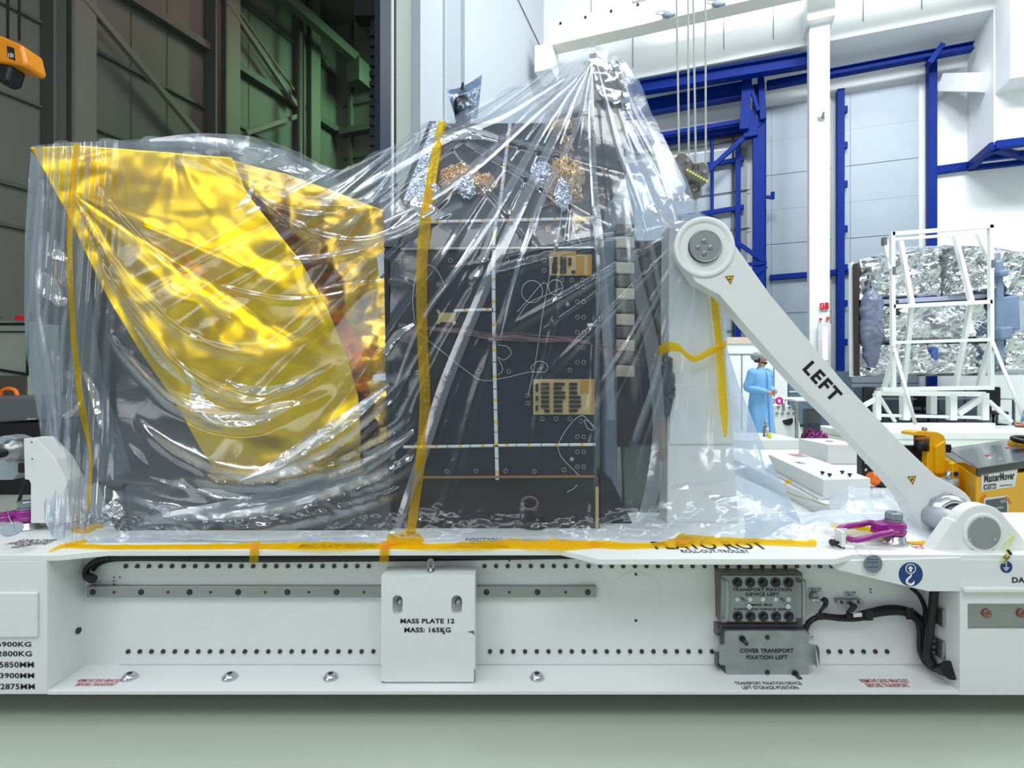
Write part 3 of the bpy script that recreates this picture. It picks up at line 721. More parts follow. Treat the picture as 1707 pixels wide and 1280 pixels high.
# cross platforms and the far beam
MB().box(-2.3, 1.25, 2.76, 5.4, 0.45, 0.63).build('platform', M_WHITE, tr)
pl = [(1.74, 2.95), (2.25, 2.95), (2.45, 3.3), (2.95, 4.0), (2.95, 5.3), (1.98, 5.3)]
MB().prism([(x, y, 0.2) for x, y in reversed(pl)][::-1], (0, 0, 0.44)).build('platform', M_WHITE, tr, 0.004)
MB().box(-2.9, 2.85, 5.3, 5.95, 0.12, 0.735).build('rear_beam', M_WHITE, tr, 0.006)
MB().box(1.25, 2.3, 2.77, 3.0, 0.3, 0.60).box(1.25, 1.8, 3.0, 4.6, 0.3, 0.56).build('inner_tray', M_WHITE, tr)
for x in (-2.55, 2.6):
    for y in (2.45, 5.6):
        o = MB().cyl((x - 0.05, y, 0.065), (x + 0.05, y, 0.065), 0.065).build('wheel', M_BLACK, tr)
# rows of socket screws in the web
scr = MB().cyl((0, 0, 0), (0, -0.006, 0), 0.0095, 0.008, 12).add([], []).build('socket_screw', M_STEELK, tr)
so = tr.location
xs = [(210 + 19.28 * k, 943.5) for k in range(62)] + [(214 + 19.45 * k, 1085.5) for k in range(66)]
vis = [(x, y) for x, y in xs if not (634 < x < 800) and not (1198 < x < 1345 and y > 1000)]
vis.sort(key=lambda q: abs(q[0] - 853) )
first = True; rest = MB()
for k, (x, y) in enumerate(vis):
    c = P(x, y, YW - 0.0045)
    if k < 98:
        if first: scr.location = c - so; scr.data.transform(Matrix.Translation(so)); first = False
        else: inst(scr, tr, c - so)
    else: rest.cyl(c, c - Vector((0, 0.006, 0)), 0.0095, 0.008, 12)
rs = rest.build('outer_socket_screws', M_STEELK, tr); rs['kind'] = 'stuff'
# dome bolts on the flange
for k, x in enumerate((216, 383, 551, 722, 895)):
    c = P(x, 1134, 2.19); c.z = 0.135
    b = MB().lathe([(0.030, 0), (0.030, 0.006), (0.022, 0.017), (0.016, 0.02)], c, n=20).build('dome_bolt', M_STEELL, tr)
    MB().lathe([(0.011, 0.021), (0.008, 0.0215)], c, n=6).build('hex_socket', M_BLACK, b)
# steel rail on the web
rl = MB().box(PX(144, 2.265), PX(994, 2.265), 2.265, YW, PZ(996, 2.265), PZ(977.5, 2.265)).build('guide_rail', M_STEEL, tr, 0.002)
for k, x in enumerate((154.5, 235, 316, 397, 479, 561, 811, 896, 980)):
    c = P(x, 987, 2.265); s = MB().lathe([(0.0125, 0), (0.0125, -0.001)], c, (0, 1, 0), 18)
    s.lathe([(0.0085, -0.001), (0.0085, -0.004), (0.004, -0.004)], c, (0, 1, 0), 14); s.build('rail_screw', M_STEELK, rl)
for x in (190, 280, 351, 442, 515, 607, 849, 943): c = P(x, 987, 2.2645); MB().cyl(c, c - Vector((0, 0.0012, 0)), 0.0062, n=12).build('rail_hole', mat('rust_hole', (74, 58, 48), 0.6), rl)
# round cover, small holes, side sockets
c = P(1060, 995, YW - 0.004); MB().cyl(c, c - Vector((0, 0.002, 0)), 0.107, n=48).build('round_cover', M_WHITE, tr, 0.001)
mb = MB()
for x, y in ((1060, 957), (1060, 1034), (190, 962), (190, 968), (190, 974), (200, 962), (1451, 982), (1451, 987)):
    c = P(x, y, YW - 0.0055); r = 0.006 if x == 1060 else 0.003; mb.cyl(c, c - Vector((0, 0.003, 0)), r, n=10)
mb.cyl((XL, 2.25, PZ(1051, 2.25)), (XL + 0.006, 2.25, PZ(1051, 2.25)), 0.013, n=12)
mb.build('small_holes', M_STEELK, tr)
# lettering
for s, y0, y1, x1 in (('6900KG', 1069.5, 1078, 52), ('2800KG', 1085, 1094, 53), ('5850MM', 1103, 1112.5, 56.5), ('3900MM', 1121.5, 1130.5, 57), ('2875MM', 1139.5, 1149, 58)):
    MB().text(s, P(x1, y1, YF - 0.0008), (1, 0, 0), (0, 0, 1), 0.133, PZ(y0, YF) - PZ(y1, YF), 0.02, align='R').build('lettering', M_INK, tr)
MB().ptext('DANGER', 1687, 962, 1748, 971.5, YF - 0.0008, 0.03).build('lettering', M_INK, tr)
zf = 0.1358; zd = ZD + 0.0006
for s, x0, y0, x1, y1, z, m in (('MASS PLATE POSITION', 496, 907, 624, 914, zd, M_INK), ('POSITION', 775, 897, 836, 903, zd, M_INK), ('(FOR MASS PLATES)', 762, 905, 837, 909, zd, M_INK), ('(TIGHTENING TORQUE 25NM)', 745, 910, 846, 914, zd, M_INK),
    ('PLATO ROT', 1094, 903, 1284, 915.5, zd, M_INK), ('ROLL-OUT-TROLLEY', 1138, 916.5, 1252, 921.5, zd, M_INK), ('ROUND COVER', 24, 899, 84, 904, zd, M_INK), ('SPINDLE BEARING', 7, 904, 76, 908, zd, M_INK), ('LEFT', 18, 908.5, 40, 913, zd, M_INK),
    ('TRANSPORT FIXATION DEVICE', 1227, 1136.5, 1338, 1141.5, zf, M_INK), ('LEFT STORAGE POSITION', 1239, 1143.5, 1333, 1149, zf, M_INK), ('REMOVE SKID BRACKET', 127, 1132, 202, 1137, zf, M_RED), ('BEFORE TRANSPORT', 124, 1138.5, 190, 1143.5, zf, M_RED),
    ('REMOVE SKID BRACKET', 1438, 1132, 1519, 1138, zf, M_RED), ('BEFORE TRANSPORT', 1448, 1139.5, 1519, 1145.5, zf, M_RED), ('UNLOCKED', 1520, 905, 1572, 909, zd, M_RED), ('ROT ONLY', 1529, 910, 1580, 915, zd, M_RED)):
    MB().ftext(s, x0, y0, x1, y1, z, 0.012).build('lettering', m, tr)
# signs stuck to the trolley
c = P(1518, 957, YF - 0.002); sg = MB().cyl(c, c - Vector((0, 0.0012, 0)), PX(1538, YF) - PX(1518, YF) + 0.0, n=48).build('hook_sign', M_SIGNB, tr)
mb = MB(); Yq = YF - 0.0045
q = P(1518, 948, Yq); mb.tube([q + Vector((0.0185 * math.cos(k * math.pi / 16), 0, 0.0185 * math.sin(k * math.pi / 16))) for k in range(32)], 0.0018, 5, True)
mb.pprism([(1518, 943), (1523, 948), (1520, 948), (1520, 953), (1516, 953), (1516, 948), (1513, 948)], Yq, 0.001)
mb.tube([P(x, y, Yq) for x, y in ((1518, 956), (1518.5, 960), (1512.5, 966), (1512, 971), (1517, 974.5), (1522, 972.5), (1524, 968))], [0.0018, 0.003, 0.004, 0.005, 0.005, 0.004, 0.001], 6, res=5)
mb.build('white_symbol', M_WHITE2, sg)
c = P(1677.5, 945, YF - 0.0005); sg = MB().cyl(c, c - Vector((0, 0.0012, 0)), 0.0228, n=32).build('earth_sign', M_SIGNB, tr)
mb = MB().pprism([(1677, 937), (1678.3, 937), (1678.3, 946), (1677, 946)], YF - 0.003, 0.001)
for k, w in enumerate((5, 3.4, 1.6)): mb.pprism([(1677.6 - w, 946 + 2 * k), (1677.6 + w, 946 + 2 * k), (1677.6 + w, 947.1 + 2 * k), (1677.6 - w, 947.1 + 2 * k)], YF - 0.003, 0.001)
mb.build('white_symbol', M_WHITE2, sg)
# small labels on the web
M_LAB = mat('pale_blue_label', (196, 208, 222), 0.4)
for s1, s2, x0, y0, x1, y1 in (('-E51-90', '10', 1348, 979, 1370, 987), ('-E51-90', 'LBP-A', 1406, 985, 1428, 994), ('-E51', 'LBP', 148, 968, 166, 977), ('011', '', 1349, 1059, 1357, 1067)):
    lb = MB().pprism([(x0, y0), (x1, y0), (x1, y1), (x0, y1)], YW - 0.0055, 0.001).build('label_plate', M_LAB, tr)
    mb = MB().ptext(s1, x0 + 2, y0 + 1, x1 - 2, y0 + 3.6, YW - 0.006)
    if s2: mb.ptext(s2, x0 + 5, y0 + 5, x1 - 5, y1 - 1, YW - 0.006)
    mb.build('lettering', M_INK, lb)

# ---------------- mass plate
mp = thing('mass_plate', 'white steel ballast block lettered MASS PLATE 12, hung on the trolley side', 'ballast block', (PX(715, 2.2), 2.22, 0.141))
x0, x1 = PX(635.5, 2.15), PX(791.5, 2.15); z0, z1 = PZ(1136.5, 2.15), PZ(960, 2.15)
# front slab with two slots cut: built from strips
sl = [(PX(654, 2.15), PX(671, 2.15)), (PX(752.5, 2.15), PX(770, 2.15))]; zs0, zs1 = PZ(1025, 2.15), PZ(992, 2.15)
def slot_plate(mb, x0, x1, z0, z1, sl, zs0, zs1, ya, yb):
    mb.box(x0, x1, ya, yb, z0, zs0); mb.box(x0, x1, ya, yb, zs1, z1)
    prev = x0
    for a, b in sl:
        mb.box(prev, a, ya, yb, zs0, zs1); prev = b
        r = (b - a) / 2
        for zc, sgn in ((zs1 - r, 1), (zs0 + r, -1)):           # round the slot ends
            for sd in (-1, 1):
                cx_ = (a + b) / 2; pts = [(cx_ + sd * r, ya, zc + sgn * r)] + [(cx_ + sd * r * math.cos(t), ya, zc + sgn * r * math.sin(t)) for t in np.linspace(0, math.pi / 2, 6)]
                mb.prism(pts if sd * sgn > 0 else pts[::-1], (0, yb - ya, 0))
    mb.box(prev, x1, ya, yb, zs0, zs1)
    return mb
slot_plate(MB(), x0, x1, z0, z1, sl, zs0, zs1, 2.15, 2.19).build('front_plate', M_WHITE, mp)
MB().box(x0, x1, 2.19, 2.262, z0, z1).build('rear_plate', M_WHITE, mp, 0.002)
for a, b in sl:
    c = Vector(((a + b) / 2 + 0.006, 2.19, PZ(1005, 2.17))); MB().lathe([(0.017, 0), (0.017, -0.012), (0.011, -0.012), (0.011, -0.03), (0.006, -0.03)], c, (0, 1, 0), 18).build('slot_screw', M_STEEL, mp)
MB().ptext('MASS PLATE 12', 667.5, 1031, 757.5, 1039, 2.149, 0.03).ptext('MASS: 165KG', 674, 1045.5, 751.5, 1054, 2.149, 0.03).build('lettering', M_INK, mp)
for q in (MB().pprism([(778, 1053), (790, 1051), (791, 1058), (786, 1055)], 2.1495, 0.0005), MB().box(x1 - 0.003, x1 + 0.0008, 2.1494, 2.152, z0, z0 + 0.05), MB().pprism([(736, 1051), (741, 1053), (742, 1058), (738, 1057)], 2.1495, 0.0005), MB().box(x0, x0 + 0.012, 2.1494, 2.152, z0 - 0.0006, z0 + 0.002)):
    q.build('paint_chip', M_GREYD, mp)
c = Vector((PX(718, 2.2), 2.2, z1)); eb = MB().lathe([(0.014, 0), (0.014, 0.006), (0.008, 0.008), (0.008, 0.014)], c)
eb.tube([c + Vector((0.011 * math.cos(t), 0, 0.03 + 0.019 * math.sin(t))) for t in np.linspace(0, 2 * math.pi, 24, False)], 0.0062, 8, True)
eb.build('eye_bolt', M_STEEL, mp)
mb = MB(); mb.box(PX(710, 2.18), PX(718, 2.18), 2.17, 2.176, z1, z1 + 0.0008); mb.build('inspection_sticker', mat('lime_sticker', (206, 220, 60), 0.5), mp)

# ---------------- bolted fixation device and its cover
fx = thing('fixation_block', 'grey metal block with ten bolts and two handles, lettered TRANSPORT FIXATION DEVICE', 'fixation block', (PX(1270, 2.25), 2.26, PZ(1037, 2.25)))
Yd = 2.22
MB().pprism([(1199, 955), (1338, 955), (1338, 1037), (1201, 1037)], Yd + 0.012, YW - Yd - 0.012).build('base_plate', mat('olive_grey_plate', (112, 108, 98), 0.45, metal=0.4), fx, 0.002)
MB().pprism([(1203, 960), (1336, 960), (1338, 1036), (1203, 1036)], Yd, 0.012).build('front_plate', M_GREYP, fx, 0.002)
for r_, y in enumerate((970.5, 1027)):
    for k in range(5):
        c = P(1229 + 21.2 * k + r_ * 0.7, y, Yd)
        b = MB().lathe([(0.0205, 0), (0.0205, -0.003), (0.016, -0.004)], c, (0, 1, 0), 20).lathe([(0.0105, -0.004), (0.0105, -0.022), (0.006, -0.022), (0.005, -0.016)], c, (0, 1, 0), 16)
        b.build('fixing_bolt', M_STEELK, fx)
for k in range(5): c = P(1229 + 21.4 * k, 999, Yd - 0.0005); MB().cyl(c, c - Vector((0, 0.001, 0)), 0.0088).build('screw_hole', M_WHITE2, fx)
for x in (1238, 1303):
    a = P(x, 998, Yd); b = P(x + 9, 1009, Yd - 0.05); mb = MB().cyl(a, b, 0.006).lathe([(0.0098, 0), (0.0098, 0.012)], b, b - a, 16); mb.build('spare_pin', M_STEELL, fx)
for x in (1210, 1338):
    MB().tube([P(x - 5 if x < 1300 else x - 8, 967, Yd), P(x, 969, Yd - 0.03), P(x + 2, 975, Yd - 0.045), P(x + 2, 1026, Yd - 0.045), P(x, 1033, Yd - 0.03), P(x - 5 if x < 1300 else x - 8, 1034, Yd)], 0.0095, 10, res=5).build('handle', M_STEEL, fx)
mb = MB()
for s, x0_, y0_, x1_, y1_ in (('TRANSPORT FIXATION', 1221, 980, 1319, 985.5), ('DEVICE LEFT', 1243, 987.5, 1299, 993.5), ('MASS: 8KG', 1252, 1006, 1287, 1010), ('TIGHTENING TORQUE: 250NM', 1223, 1013.5, 1317, 1018)):
    mb.ptext(s, x0_, y0_, x1_, y1_, Yd - 0.0006, 0.03)
mb.build('lettering', M_INK, fx)
fc = thing('fixation_cover', 'stained grey cover plate with side tabs, lettered COVER TRANSPORT FIXATION LEFT', 'cover plate', (PX(1280, 2.25), 2.26, PZ(1131, 2.22)))
Yc = 2.215
M_STAIN = mat('stained_grey_plate', (150, 156, 156), 0.42, metal=0.3, var=0.35, nscale=14)
o = [(1209, 1056), (1213, 1052), (1344, 1052), (1348, 1056), (1348, 1075), (1359, 1076), (1359, 1108), (1348, 1109), (1348, 1126), (1344, 1130), (1216, 1130), (1211, 1126), (1211, 1110), (1200, 1108), (1200, 1076), (1209, 1075)]
MB().pprism(o, Yc, 0.012).build('cover_plate', M_STAIN, fc, 0.002)
MB().pprism([(1207, 1050), (1346, 1050), (1346, 1131), (1208, 1128)], Yc + 0.012, 0.05).build('cover_box', mat('dark_grey_plate', (86, 90, 94), 0.5, metal=0.3), fc, 0.003)
MB().prism([P(1359, 1075, Yc), P(1364, 1078, Yc - 0.03), P(1366, 1084, Yc - 0.03), P(1366, 1108, Yc - 0.03), P(1362, 1113, Yc - 0.03), P(1359, 1108, Yc)], (0.004, 0.006, 0)).build('bent_tab', M_STEEL, fc)
MB().pprism([(1194, 1041), (1340, 1041), (1342, 1052), (1210, 1052), (1208, 1060), (1194, 1060)], Yc + 0.04, 0.03).build('mounting_strip', mat('mauve_grey_plate', (112, 110, 118), 0.5, metal=0.2), fc, 0.001)
MB().pprism([(1195, 1092), (1204, 1092), (1204, 1112), (1195, 1112)], Yc + 0.04, 0.03).build('side_tab', mat('mauve_grey_plate', (112, 110, 118), 0.5), fc, 0.001)
for x, y in ((1237, 1064), (1325, 1122)):
    c = P(x, y, Yc); MB().cyl(c, c - Vector((-0.004, 0.035, 0.006)), 0.0085).cyl(c, c - Vector((0, 0.006, 0)), 0.013).build('stud', M_STEELK, fc)
for x, y in ((1279, 1062), (1279, 1120)): c = P(x, y, Yc); MB().cyl(c, c - Vector((0, 0.003, 0)), 0.0095).build('screw', M_STEELK, fc)
for x, y in ((1198, 1044), (1198, 1056), (1198, 1095), (1198, 1108)): c = P(x, y, Yc + 0.04); MB().cyl(c, c - Vector((0, 0.004, 0)), 0.004, n=8).build('screw', M_STEELK, fc)
MB().ptext('COVER TRANSPORT', 1233.5, 1081, 1323, 1088, Yc - 0.0006, 0.03).ptext('FIXATION LEFT', 1244, 1092, 1313, 1099, Yc - 0.0006, 0.03).build('lettering', M_INK, fc)

# ---------------- cables on the trolley side
def cable(name, label, runs, parent=None):
    r = thing(name, label, 'cable', runs[0][0][0])
    for pts, rad in runs: MB().tube(pts, rad, 10, res=8).build('cable_run', M_BLACK, r)
    return r
Yk = 2.262
r = cable('edge_cable', 'black cable pair running under the deck edge from the trolley left corner', [
    ([P(146, 964, Yk), P(143, 955, Yk), P(148, 944, Yk), P(165, 933, Yk), P(200, 928, Yk), P(300, 930.5, Yk), P(420, 931, Yk), P(560, 929.5, Yk), P(700, 929, Yk), P(830, 927.5, Yk), P(950, 925.5, Yk), P(1010, 922, Yk)], 0.0125),
    ([P(155, 950, Yk + 0.015), P(175, 936, Yk + 0.015), P(230, 932, Yk + 0.015), P(420, 934, Yk + 0.015), P(700, 932, Yk + 0.015), P(1000, 928, Yk + 0.015)], 0.008)])
for x in (180, 313, 564, 710, 849): MB().pprism([(x - 1.2, 922), (x + 1.2, 922), (x + 1.6, 936), (x - 1.2, 936)], Yk - 0.014, 0.028).build('cable_tie', M_BLACK, r)
MB().cyl(P(146, 961, Yk - 0.005), P(155, 965, Yk - 0.02), 0.018).build('plug', M_BLACKP, r)
r = cable('cable_loom', 'thick black cable loom curving down beside the grey cover to the trolley corner', [
    ([P(1342, 1051, 2.25), P(1350, 1036, 2.25), P(1368, 1028, 2.25), P(1400, 1031, 2.25), P(1430, 1031, 2.25), P(1465, 1023, 2.25), P(1500, 1021, 2.25), P(1524, 1031, 2.25), P(1533, 1050, 2.25), P(1534, 1085, 2.25), P(1545, 1107, 2.24), P(1562, 1117, 2.19), P(1578, 1117, 2.15)], 0.011),
    ([P(1370, 1025, 2.262), P(1410, 1028, 2.262), P(1450, 1018, 2.262), P(1480, 1012, 2.262), P(1510, 1015, 2.262), P(1534, 1030, 2.262), P(1541, 1055, 2.262), P(1541, 1085, 2.262), P(1552, 1107, 2.22), P(1566, 1114, 2.18)], 0.0095),
    ([P(1410, 1027, 2.245), P(1440, 1024, 2.245), P(1470, 1019, 2.245), P(1500, 1018, 2.245), P(1525, 1026, 2.245), P(1538, 1050, 2.245), P(1538, 1085, 2.245), P(1550, 1108, 2.215), P(1568, 1117, 2.18)], 0.009),
    ([P(1519, 980, 2.255), P(1532, 992, 2.25), P(1542, 1015, 2.25), P(1541, 1045, 2.25), P(1542, 1080, 2.25)], 0.0085),
    ([P(1558, 975, 2.19), P(1555, 1010, 2.19), P(1550, 1050, 2.2), P(1548, 1090, 2.21), P(1556, 1108, 2.2)], 0.016)])
MB().lathe([(0.02, 0), (0.024, 0.02), (0.026, 0.045), (0.034, 0.05), (0.034, 0.058)], P(1566, 1116, 2.18), P(1584, 1117, 2.13) - P(1566, 1116, 2.18), 18).build('grommet', M_BLACK, r)
for a, b in (((1344, 1052), (1340, 1058)), ((1448, 1018), (1449, 1034)), ((1516, 1014), (1517, 1032)), ((1366, 1022), (1367, 1033))): MB().bar(P(*a, 2.238), P(*b, 2.238), 0.005, 0.03).build('cable_tie', M_BLACK, r)
for pts in ([(1372, 999), (1376, 1000), (1376, 1008), (1371, 1014), (1365, 1022)], [(1418, 1007), (1424, 1010), (1418, 1017), (1413, 1021), (1420, 1026)]):
    MB().tube([P(x, y, 2.25) for x, y in pts], [0.008, 0.011, 0.009, 0.006, 0.005], 8, res=5).build('plug', M_BLACKP, r)
MB().pprism([(1423, 1023), (1437, 1022), (1437, 1028), (1423, 1029)], 2.236, 0.01).build('white_flag', M_WHITE2, r)
for nm, lab, pts in (('sensor_bracket', 'small steel sensor bracket under the upper pale label', [(1353, 998), (1356, 989), (1363, 989), (1365, 1007), (1360, 1003), (1353, 1001)]), ('sensor_bracket', 'flat steel sensor bracket left of the hook sign, under a pale label', [(1396, 1000), (1437, 1000), (1437, 1007), (1396, 1007)])):
    q = thing(nm, lab, 'bracket', P(pts[0][0], pts[0][1], 2.28)); MB().pprism(pts, 2.262, 0.024).build('bracket_plate', M_STEEL, q, 0.001)
    if len(pts) == 4:
        for x in (1403, 1431): c = P(x, 1003.5, 2.262); MB().cyl(c, c - Vector((0, 0.003, 0)), 0.006, n=12).build('screw', M_STEELK, q)
    else: MB().cyl(P(1352, 1000, 2.255), P(1372, 1000, 2.255), 0.006).build('sensor_barrel', M_STEELL, q)
for lab, yc in (('upper steel connector plate inside the trolley right corner', 1025), ('lower steel connector plate inside the trolley right corner', 1078)):
    q = thing('connector_plate', lab, 'connector plate', P(1572, yc, 2.2), 'connector plates in the trolley corner'); xw = XR - 0.012
    zc = PZ(yc, 2.2); MB().box(xw, XR, 2.165, 2.235, zc - 0.038, zc + 0.038).build('plate', M_STEEL, q, 0.008)
    for dz in (-0.024, 0, 0.024): MB().cyl((xw, 2.2, zc + dz), (xw - 0.022, 2.2, zc + dz), 0.0095, n=12).build('connector', M_STEELK, q)

# ---------------- purple hoist rings
def hoist(label, cx_, base_py, mirror, tagpos):
    B = PF(cx_, base_py, ZD); s = -1 if not mirror else 1
    r = thing('hoist_ring', label, 'hoist ring', B, 'purple hoist rings on the trolley')
    MB().lathe([(0.052, 0), (0.053, 0.008), (0.043, 0.014), (0.041, 0.032), (0.036, 0.036)], B, n=28).build('base_boss', M_STEELL if not mirror else M_STEEL, r)
    z = B.z + 0.036
    mb = MB().lathe([(0.03, 0), (0.043, 0.004), (0.045, 0.02), (0.041, 0.024), (0.041, 0.028), (0.045, 0.032), (0.043, 0.05), (0.034, 0.056)], (B.x, B.y, z), n=26)
    mb.hexa([(B.x + s * 0.08, B.y - 0.03, z + 0.004), (B.x, B.y - 0.042, z + 0.004), (B.x, B.y + 0.042, z + 0.004), (B.x + s * 0.08, B.y + 0.03, z + 0.004), (B.x + s * 0.075, B.y - 0.028, z + 0.046), (B.x, B.y - 0.04, z + 0.055), (B.x, B.y + 0.04, z + 0.055), (B.x + s * 0.075, B.y + 0.028, z + 0.046)] if s > 0 else
            [(B.x, B.y - 0.042, z + 0.004), (B.x - 0.08, B.y - 0.03, z + 0.004), (B.x - 0.08, B.y + 0.03, z + 0.004), (B.x, B.y + 0.042, z + 0.004), (B.x, B.y - 0.04, z + 0.055), (B.x - 0.075, B.y - 0.028, z + 0.046), (B.x - 0.075, B.y + 0.028, z + 0.046), (B.x, B.y + 0.04, z + 0.055)])
    mb.build('swivel_body', M_PURPLE, r, 0.006)
    MB().lathe([(0.035, 0.056), (0.035, 0.062), (0.031, 0.062)], (B.x, B.y, z), n=24).lathe([(0.03, 0.062), (0.034, 0.066), (0.034, 0.088), (0.03, 0.094), (0.012, 0.094), (0.012, 0.086)], (B.x, B.y, z), n=6, smooth=False).build('hex_bolt', M_STEEL if mirror else mat('zinc_bolt', (150, 158, 166), 0.35, metal=0.6), r, 0.001)
    zb = z + 0.028
    pts = [(s * 0.05, 0.058, zb + 0.004), (s * 0.045, -0.052, zb), (s * 0.10, -0.060, zb - 0.012), (s * 0.175, -0.062, zb - 0.030), (s * 0.205, -0.045, zb - 0.036), (s * 0.208, 0.03, zb - 0.026), (s * 0.175, 0.06, zb - 0.016), (s * 0.10, 0.062, zb - 0.004)]
    MB().tube([(B.x + a, B.y + b, c) for a, b, c in pts], 0.0125, 12, True, res=6).build('bow', M_PURPLE, r)
    return r, B
hr, HB = hoist('glossy purple hoist ring with hex bolt near the white strut foot', 1490, 905, False, None)
w = hr
MB().tube([P(1423, 903, 2.13), P(1425, 912, 2.11), P(1432, 924, 2.085), P(1450, 927, 2.085), P(1453, 925, 2.085), P(1450, 918, 2.1), P(1440, 908, 2.12), P(1424, 905, 2.13)], 0.0011, 5, res=5).build('wire_loop', M_STEELL, hr)
c = P(1455, 939.5, 2.088); tg = MB().cyl(c, c - Vector((0, 0.003, 0)), 0.0352, n=32).build('tag_disc', mat('grey_tag', (128, 140, 150), 0.4, metal=0.4), hr)
mb = MB()
for s, y in (('Eigengewicht', 931.5), ('B5 10-1234', 936), ('x', 939.5), ('Hoist Point', 944)): mb.ptext(s, 1455 - (9 if len(s) > 3 else 1), y, 1455 + (9 if len(s) > 3 else 1), y + 2, 2.0845)
mb.build('lettering', M_INK, tg)
bs = thing('bow_support', 'small white angle block with black knob holding the purple bow', 'support block', PF(1415, 915, ZD))
q = PF(1412, 915, ZD); mb = MB().box(q.x - 0.022, q.x + 0.03, q.y - 0.004, q.y + 0.05, ZD, ZD + 0.012); mb.box(q.x - 0.022, q.x - 0.008, q.y - 0.004, q.y + 0.05, ZD, ZD + 0.07); mb.box(q.x - 0.022, q.x + 0.03, q.y + 0.044, q.y + 0.05, ZD, ZD + 0.07)
mb.build('angle_block', M_WHITE2, bs, 0.003); MB().lathe([(0.006, 0), (0.006, 0.014), (0.013, 0.015), (0.014, 0.03), (0.01, 0.034)], (q.x - 0.022, q.y + 0.02, ZD + 0.02), (-1, 0, 0), 14).build('knob', M_BLACKP, bs)
hl, HB2 = hoist('dark purple hoist ring with hex bolt at the trolley left end', 45, 882, False, None)
c = P(21, 872 + 10, 2.15); MB().lathe([(0.036, 0), (0.036, 0.003)], P(20, 882, 2.14), (0.25, -0.5, 0.8), 28).build('tag_disc', mat('grey_tag', (128, 140, 150), 0.4, metal=0.4), hl)
MB().tube([P(12, 848, 2.2), P(15, 862, 2.15), P(22, 876, 2.14)], 0.0012, 5, res=4).build('wire_loop', M_STEELL, hl)

# ---------------- right tower, strut and bearing
Yt = 2.56
tw = thing('support_tower', 'white support tower under the plastic, carrying the upper end of the strut', 'tower', (0.9, 2.62, ZD))
MB().pprism([(1116, 378), (1122, 368), (1196, 368), (1203, 376), (1209, 560), (1216, 660), (1232, 872), (1112, 872)], Yt, 0.14).build('column_body', M_WHITE, tw, 0.006)
MB().pprism([(1118, 640), (1215, 640), (1224, 740), (1116, 740)], Yt - 0.008, 0.008).build('front_panel', M_WHITE, tw, 0.002)
ar = thing('diagonal_strut', 'white diagonal strut lettered LEFT from the tower down to the trolley bearing', 'strut', PF(1585, 905, ZD))
Ya = 2.42
def arc(cx_, cy_, r_, a0, a1, n=14): return [(cx_ + r_ * math.cos(math.radians(a)), cy_ + r_ * math.sin(math.radians(a))) for a in np.linspace(a0, a1, n)]
o = arc(1174, 411, 44, 140, 315, 18) + [(1284, 491), (1405, 635), (1500, 736), (1560, 793)] + arc(1578, 855, 46, -60, 118, 14) + [(1535, 880), (1512, 835), (1482, 797), (1392, 700), (1330, 640), (1245, 545), (1200, 492), (1160, 470)]
MB().pprism(o, Ya, 0.085).build('strut_beam', M_WHITE, ar, 0.003)
c = P(1174, 412, Ya)
pv = MB().lathe([(0.135, 0), (0.135, -0.006), (0.128, -0.008), (0.112, -0.008), (0.11, -0.003)], c, (0, 1, 0), 40).build('pivot_ring', M_WHITE2, ar)
pd = MB().lathe([(0.071, 0), (0.071, -0.018), (0.067, -0.022), (0.066, -0.018), (0.062, -0.020)], c, (0, 1, 0), 40).build('pivot_disc', mat('grey_pivot', (158, 164, 168), 0.38, metal=0.5), ar)
MB().lathe([(0.073, -0.002), (0.073, -0.014)], c, (0, 1, 0), 40).build('dark_seal', M_BLACK, ar)
for dx, dy in ((0, -10.5), (0, 10.5), (-10, 0.5), (10, 0.5)):
    q = P(1174 + dx, 412 + dy, Ya - 0.02); MB().lathe([(0.011, 0), (0.011, -0.003), (0.009, -0.006), (0.004, -0.006)], q, (0, 1, 0), 14).build('disc_screw', M_STEEL, pd)
mb = MB(); dr_ = (P(1460, 735, Ya) - P(1300, 560, Ya)).normalized(); up_ = Vector((dr_.z * -1, 0, dr_.x)) * 1.0
a = P(1337, 616, Ya - 0.001); b = P(1388, 668, Ya - 0.001)
mb.text('LEFT', a, dr_, up_, (b - a).length * 1.04, 0.062, 0.035, space=1.2); mb.build('lettering', M_INK, ar)
for cx_, cy_ in ((1216, 466.5), (1520, 800.5)):
    s = MB().pprism([(cx_ - 7.5, cy_ - 6), (cx_ + 7.5, cy_ - 7.2), (cx_ + 2, cy_ + 7.5)], Ya - 0.0012, 0.001).build('warning_sign', M_INK, ar)
    MB().pprism([(cx_ - 5.2, cy_ - 4.8), (cx_ + 5.8, cy_ - 5.6), (cx_ + 1.6, cy_ + 5)], Ya - 0.0022, 0.001).build('yellow_field', M_SIGNY, s)
    MB().pprism([(cx_ - 2, cy_ - 1), (cx_ + 3, cy_ - 4), (cx_ + 3.4, cy_ - 3), (cx_ + 1.4, cy_ - 1), (cx_ + 2, cy_ + 1), (cx_, cy_), (cx_ - 1.5, cy_ + 1)], Ya - 0.003, 0.0008).build('hand_symbol', M_INK, s)
